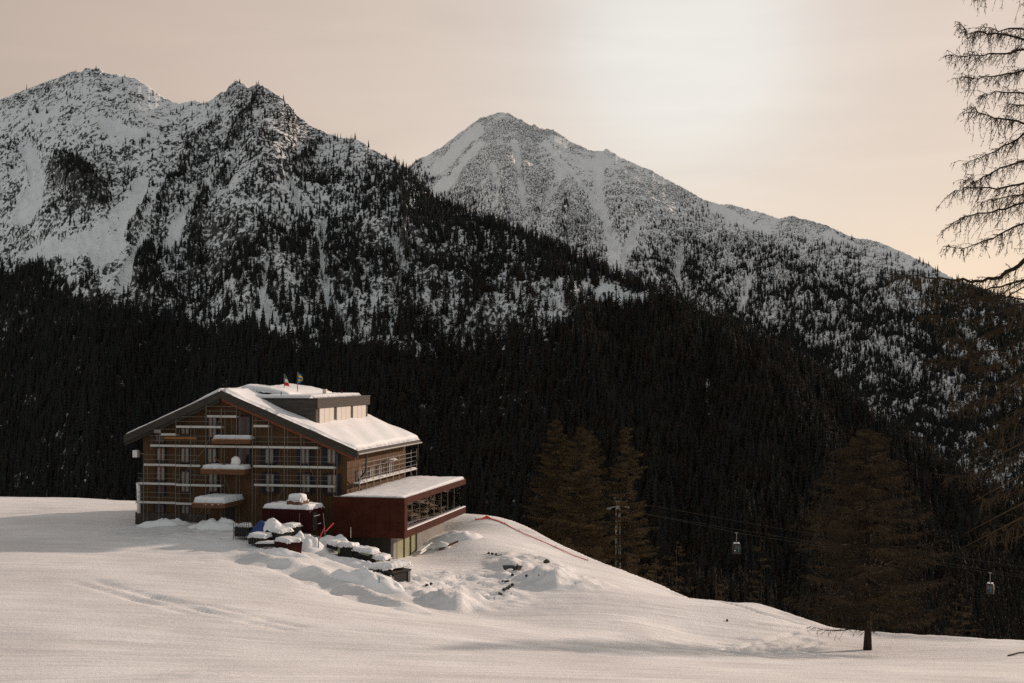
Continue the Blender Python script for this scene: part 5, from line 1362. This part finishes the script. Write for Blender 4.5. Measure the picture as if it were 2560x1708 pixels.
# ------------------------------------------------------------------ larches close by
M['twig'] = mat('larch_twigs', (0.054, 0.038, 0.021), 0.9, var=0.45, scale=0.5, spec=0.1)
M['twig_warm'] = mat('larch_twigs_warm', (0.062, 0.044, 0.022), 0.9, var=0.45, scale=0.6, spec=0.1)
class TM:
    """fast collector for thin triangular twigs"""
    def __init__(s): s.v = []; s.f = []
    def limb(s, P, r0, r1, n=3):
        b = len(s.v); L = len(P)
        for i, p in enumerate(P):
            d = (P[min(i + 1, L - 1)] - P[max(i - 1, 0)])
            if d.length < 1e-6: d = Vector((0, 0, 1))
            d.normalize(); a = d.cross(Vector((0.13, 0.21, 0.97))); a = a.normalized() if a.length > 1e-4 else Vector((1, 0, 0)); c = a.cross(d)
            r = r0 + (r1 - r0) * i / (L - 1)
            for k in range(n):
                t = 6.2832 * k / n; s.v.append(tuple(p + a * (r * math.cos(t)) + c * (r * math.sin(t))))
        for i in range(L - 1):
            for k in range(n):
                k2 = (k + 1) % n; s.f.append((b + i * n + k, b + i * n + k2, b + (i + 1) * n + k2, b + (i + 1) * n + k))
    def twig(s, p, q, w, up):
        d = q - p; a = d.cross(up)
        if a.length < 1e-5: return
        a = a.normalized() * w; b = len(s.v)
        s.v += [tuple(p - a), tuple(p + a), tuple(q)]; s.f.append((b, b + 1, b + 2))
    def knob(s, p, r):
        b = len(s.v)
        s.v += [(p.x + r, p.y, p.z), (p.x - r, p.y, p.z), (p.x, p.y + r, p.z), (p.x, p.y - r, p.z), (p.x, p.y, p.z + r), (p.x, p.y, p.z - r)]
        for i, j, k in ((0, 2, 4), (2, 1, 4), (1, 3, 4), (3, 0, 4), (2, 0, 5), (1, 2, 5), (3, 1, 5), (0, 3, 5)): s.f.append((b + i, b + j, b + k))
    def build(s, name, mt, parent):
        me = bpy.data.meshes.new(name); me.from_pydata(s.v, [], s.f); return link_mesh(name, me, mt, parent)
def larch(pos, H, R, seed, label, group=None, z0=0.10, nb=120, sub=16, tw=9, tr=0.3, top_round=0.75, mt='twig', wid=0.02, knobs=False, droop=0.35, azr=None, lean=0.0, hang=1.0, blen=None, env=None):
    r = random.Random(seed)
    root = empty('larch_tree', pos, r.random() * 6.28 if azr is None else 0); tag(root, label, 'tree', group)
    T = MB(); T.tube([(0, 0, -0.6), (0.01 * H * lean, 0, 0.12 * H), (0.02 * H * lean, 0.004 * H, 0.5 * H), (0, 0, H)], tr, 9, 0.02)
    T.v = [(x * (1 + 0.18 * math.exp(-max(z, 0) / 0.6)), y * (1 + 0.18 * math.exp(-max(z, 0) / 0.6)), z) for x, y, z in T.v]
    T.build('trunk', M['bark'], root, True)
    B = TM(); W = TM()
    for i in range(nb):
        t = z0 + (1 - z0) * ((i + r.random()) / nb) ** 0.9
        a = r.uniform(*azr) if azr else r.random() * 6.2832
        env_ = min(1.0, (1 - t) ** top_round * 1.35 + 0.03) * (0.55 + 0.45 * min(1, (t - z0) / 0.16 + .3))
        L = R * (env(t) if env else env_) * r.uniform(0.6, 1.12)
        if blen: L = R * blen(t) * r.uniform(0.75, 1.1)
        z = t * H; d = Vector((math.cos(a), math.sin(a), 0)); side = Vector((-d.y, d.x, 0))
        P = []
        dr = droop * r.uniform(0.5, 1.3) * (1.0 - 0.8 * t); bend = r.uniform(-0.15, 0.15)
        for k in range(6):
            s_ = k / 5; P.append(Vector((0, 0, z)) + d * (L * s_) + side * (bend * L * s_ * s_) + Vector((0, 0, L * (-dr * s_ + (dr * 0.75 + 0.10) * s_ ** 2.2))))
        B.limb(P, 0.012 * L + 0.012, 0.006 + 0.001 * L, 4)
        ns = max(4, int(sub * (0.35 + 0.65 * L / R)))
        for j in range(ns):
            s_ = 0.12 + 0.88 * (j + r.random()) / ns; k = min(4, int(s_ * 5)); p = P[k].lerp(P[k + 1], s_ * 5 - k)
            sg = 1 if j % 2 else -1
            l2 = (0.10 + 0.30 * (1 - s_)) * L * r.uniform(0.5, 1.2) + 0.12
            dv = (d * r.uniform(0.3, 0.9) + side * sg * r.uniform(0.4, 1.0) + Vector((0, 0, r.uniform(-0.55, 0.15) * hang))).normalized()
            q = p + dv * l2; mid = p + dv * l2 * 0.5 + Vector((0, 0, -0.06 * l2))
            W.limb([p, mid, q], wid * 0.55, wid * 0.3, 3)
            for m in range(tw):
                u = (m + r.random()) / tw; b0 = p.lerp(q, u) + Vector((0, 0, -0.05 * l2 * math.sin(u * 3.1)))
                l3 = r.uniform(0.18, 0.62) * (0.55 + 0.12 * R ** 0.5)
                dv2 = (dv * r.uniform(0.1, 0.7) + Vector((r.uniform(-.6, .6), r.uniform(-.6, .6), r.uniform(-1.25, 0.15) * hang))).normalized()
                e = b0 + dv2 * l3
                W.twig(b0, e, wid * r.uniform(0.6, 1.2), Vector((r.uniform(-1, 1), r.uniform(-1, 1), r.uniform(-.3, .3))))
                if knobs:
                    for c_ in range(r.randint(1, 3)): W.knob(b0.lerp(e, r.uniform(0.1, 1)), wid * r.uniform(0.8, 1.5))
    tag(B.build('branches', M['bark'], root), kind='stuff'); tag(W.build('twigs', M[mt], root), kind='stuff')
    return root
def egg(t):      # widest a third of the way up, rounded top
    return float(np.interp(t, [0.0, 0.13, 0.22, 0.36, 0.5, 0.65, 0.8, 0.9, 0.97, 1.0], [0.5, 0.72, 0.95, 1.0, 0.86, 0.66, 0.48, 0.36, 0.2, 0.06]))
# the wide larch standing on the piste edge
g = gpix(2168, 1625, 80, 120)
larch(g - Vector((0, 0, 0.1)), at(2135, 1070, g.y).z - g.z, 6.9, 101, 'wide bare larch with a dark trunk standing on the snow at the right', None, 0.12, 230, 21, 12, 0.34, 0.5, 'twig', 0.014, droop=0.34, lean=-0.6, hang=0.8, env=egg)
# group beyond the crest behind the pylon
grp = 'larches beyond the snow crest'
for px, pyt, Y, R, sd, lab in ((1390, 1042, 175, 4.6, 111, 'leftmost pointed larch of the group beyond the crest'), (1455, 1062, 170, 5.0, 112, 'middle larch of the group beyond the crest, left of the pylon'),
                              (1568, 1062, 172, 5.0, 113, 'round topped larch of the group, right of the pylon'), (1478, 1070, 182, 4.2, 114, 'thinner larch half hidden by the middle larch of the group')):
    x = at(px, 1000, Y).x; zg = gz(x, Y); top = at(px, pyt, Y).z
    larch((x, Y, zg - 0.3), top - zg, R, sd, lab, grp, 0.04, 240, 20, 15, 0.22, 0.55, 'twig_warm', 0.026, droop=0.28, hang=0.8)
# right edge: trunk outside the frame, long limbs reaching in
LT = Vector((20.6, 46, gz(20.6, 46) - 0.3))
big = empty('larch_tree', LT); tag(big, 'big larch at the right edge whose drooping twigs cross the sky', 'tree')
tk = MB().tube([(0, 0, 0), (0.1, 0, 8), (-0.1, 0, 18), (0, 0, 29)], 0.42, 10, 0.08).build('trunk', M['bark'], big, True)
LIMBS = [([(2640, 70), (2560, 72), (2500, 76), (2456, 62)], 0.5, 1), ([(2640, 120), (2540, 92), (2470, 82), (2420, 82), (2398, 58)], 0, 1), ([(2640, 150), (2560, 128), (2490, 136), (2430, 140), (2374, 138)], -0.8, 1.2),
         ([(2640, 190), (2570, 175), (2520, 182), (2440, 196), (2394, 196)], 0.9, 1), ([(2640, 330), (2560, 305), (2500, 300), (2450, 285), (2424, 262)], 0.3, 1), ([(2640, 310), (2570, 330), (2520, 360), (2470, 385), (2414, 410)], -0.5, 1.2),
         ([(2640, 400), (2560, 400), (2480, 430), (2440, 452), (2408, 450)], 1.2, 0.8), ([(2640, 450), (2560, 460), (2490, 470), (2420, 470), (2382, 480)], -1.0, 1.2), ([(2640, 480), (2550, 510), (2480, 530), (2410, 540), (2364, 572)], 0.2, 1.3),
         ([(2640, 560), (2560, 560), (2500, 585), (2420, 620), (2358, 616)], 1.0, 1.0), ([(2640, 590), (2560, 652), (2500, 690), (2440, 703), (2380, 698), (2300, 690), (2228, 690)], 0.0, 1.6), ([(2640, 640), (2560, 700), (2480, 720), (2400, 742), (2330, 752), (2260, 745)], 1.3, 1.2),
         ([(2640, 745), (2560, 748), (2500, 742), (2440, 745)], -0.8, 0.9), ([(2640, 0), (2560, -20), (2500, -30), (2440, -10)], 0, 1), ([(2640, -60), (2550, -80), (2480, -70)], 0.5, 1),
         ([(2640, 760), (2560, 800), (2480, 830), (2420, 850), (2370, 845)], 0.4, 1.1), ([(2640, 700), (2560, 760), (2480, 790), (2400, 800), (2300, 792)], -1.2, 1.2), ([(2640, 780), (2560, 850), (2470, 880), (2390, 905), (2320, 900)], 1.5, 1.2), ([(2640, 870), (2560, 930), (2500, 960), (2400, 960)], -1.5, 1.1), ([(2640, 1000), (2560, 1080), (2480, 1120), (2400, 1130)], 1.4, 1.1), ([(2640, 230), (2570, 235), (2500, 228), (2455, 240)], 1.0, 0.9), ([(2640, 260), (2575, 270), (2530, 262)], -1.0, 0.9), ([(2640, 520), (2570, 480), (2500, 500), (2450, 505)], 0.9, 1), ([(2640, 830), (2560, 880), (2500, 910), (2440, 920)], -0.6, 1.1), ([(2640, 900), (2560, 950), (2480, 1000), (2420, 1010), (2375, 1002)], 0.6, 1.2),
         ([(2640, 980), (2560, 1030), (2500, 1070), (2440, 1090)], -0.9, 1.1), ([(2640, 1040), (2560, 1120), (2490, 1170), (2430, 1190), (2350, 1188)], 0.2, 1.2), ([(2640, 1130), (2560, 1200), (2500, 1240), (2450, 1250)], 0.8, 1.2), ([(2640, 1220), (2570, 1290), (2520, 1330), (2470, 1340)], -0.3, 1.0)]
lr = random.Random(77); B = TM(); W = TM(); BW = TM()
for pts_, off, rich in LIMBS:
    Pw = [at(x, y, 46 + off * (1 - i / len(pts_))) - LT for i, (x, y) in enumerate(pts_)]
    low = pts_[-1][1] > 730
    base = Vector((0, 0, Pw[0].z + 0.3)); P = [base] + Pw
    fine = []
    for i in range(len(P) - 1):
        for k in range(4): fine.append(P[i].lerp(P[i + 1], k / 4) + Vector((lr.uniform(-.04, .04), lr.uniform(-.06, .06), lr.uniform(-.055, .055) * (i > 0))))
    fine.append(P[-1]); L = len(fine)
    B.limb(fine, 0.06 if rich < 1.5 else 0.11, 0.008, 6)
    for i in range(3, L - 1):
        frac = i / L
        for j in range(lr.choice((3, 4, 5, 6, 8)) + int(2 * (rich - 1))):
            p = fine[i].lerp(fine[i + 1], lr.random())
            ax = (fine[i + 1] - fine[i]).normalized()
            ln = (lr.uniform(0.15, 0.55) if lr.random() < .6 else lr.uniform(0.5, 1.25)) * (1.15 - 0.55 * frac)
            dv = (ax * lr.uniform(0.0, 0.8) + Vector((lr.uniform(-.7, .5), lr.uniform(-.8, .8), lr.uniform(-1.3, 0.45)))).normalized()
            side = Vector((lr.uniform(-.1, .1), lr.uniform(-.1, .1), 0))
            q = p + dv * ln + Vector((0, 0, -0.25 * ln)); m = (p + q) / 2 + side * ln + Vector((0, 0, 0.10 * ln))
            TT = BW if low else W
            TT.limb([p, m, q], 0.010, 0.004, 3)
            for c in range(int(ln * 14)):
                u = lr.uniform(0.1, 1.0); b0 = p.lerp(m, u * 2) if u < .5 else m.lerp(q, u * 2 - 1)
                TT.knob(b0 + Vector((lr.uniform(-.01, .01), 0, lr.uniform(-.01, .01))), lr.uniform(0.009, 0.020))
            for c in range(2 + int(ln * 6)):
                u = lr.uniform(0.1, 1.0); b0 = p.lerp(m, u * 2) if u < .5 else m.lerp(q, u * 2 - 1)
                e = b0 + Vector((lr.uniform(-.35, .2), lr.uniform(-.3, .3), lr.uniform(-.75, .12))) * lr.uniform(.4, 1.0) * 0.6
                TT.twig(b0, e, 0.007, Vector((0.1, 1, 0)))
                for z_ in range(lr.randint(1, 4)): TT.knob(b0.lerp(e, lr.uniform(.2, 1)), lr.uniform(0.009, 0.019))
tag(B.build('branches', M['bark'], big), kind='stuff'); tag(W.build('twigs', M['twig'], big), kind='stuff'); tag(BW.build('lower_twigs', M['twig'], big), kind='stuff')
# limbs on the far side and above, outside the picture
R_ = TM()
for i in range(70):
    z = 8 + 20 * i / 70; a = lr.uniform(-1.3, 2.6); ln = (1 - (z - 4) / 27) * 5 + 0.8
    d = Vector((math.cos(a), math.sin(a), 0)); e = Vector((0, 0, z)) + d * ln + Vector((0, 0, -0.3 * ln))
    R_.limb([Vector((0, 0, z)), Vector((0, 0, z - 0.1)) + d * ln * .5, e], 0.06, 0.012, 4)
    for j in range(26):
        b0 = Vector((0, 0, z)).lerp(e, lr.uniform(.15, 1)); R_.twig(b0, b0 + Vector((lr.uniform(-.5, .5), lr.uniform(-.5, .5), lr.uniform(-1, .1))) * 0.8, 0.02, Vector((1, 0.3, 0)))
tag(R_.build('far_branches', M['twig'], big), kind='stuff')
# bushes and young trees in front of the dark wood
def bush(px, pyt, Y, R, sd, lab, mt='twig_warm'):
    x = at(px, 1000, Y).x; zg = gz(x, Y); top = at(px, pyt, Y).z; H = max(1.5, top - zg)
    larch((x, Y, zg - 0.2), H, R, sd, lab, 'bare bushes and young larches beyond the crest', 0.06, 60, 10, 8, 0.10, 0.5, mt, 0.024, droop=0.15)
for k, (px, pyt, Y, R, lab) in enumerate(((1690, 1350, 165, 5.0, 'broad bare young larch right of the group with the pylon'), (1810, 1445, 165, 3.2, 'low brown bush right of the thin wooden pole'), (1640, 1390, 155, 2.6, 'brown bush at the foot of the round topped larch'),
                                        (1500, 1365, 156, 1.8, 'lit orange brown bush left of the pylon foot'), (1580, 1380, 152, 1.8, 'lit orange brown bush right of the pylon foot'), (1900, 1340, 170, 3.0, 'slim young larch left of the wide larch'),
                                        (2400, 1480, 150, 4.0, 'low dark bush far right behind the snow edge'), (1420, 1340, 158, 1.6, 'small bush close behind the orange net'))):
    bush(px, pyt, Y, R, 130 + k, lab)
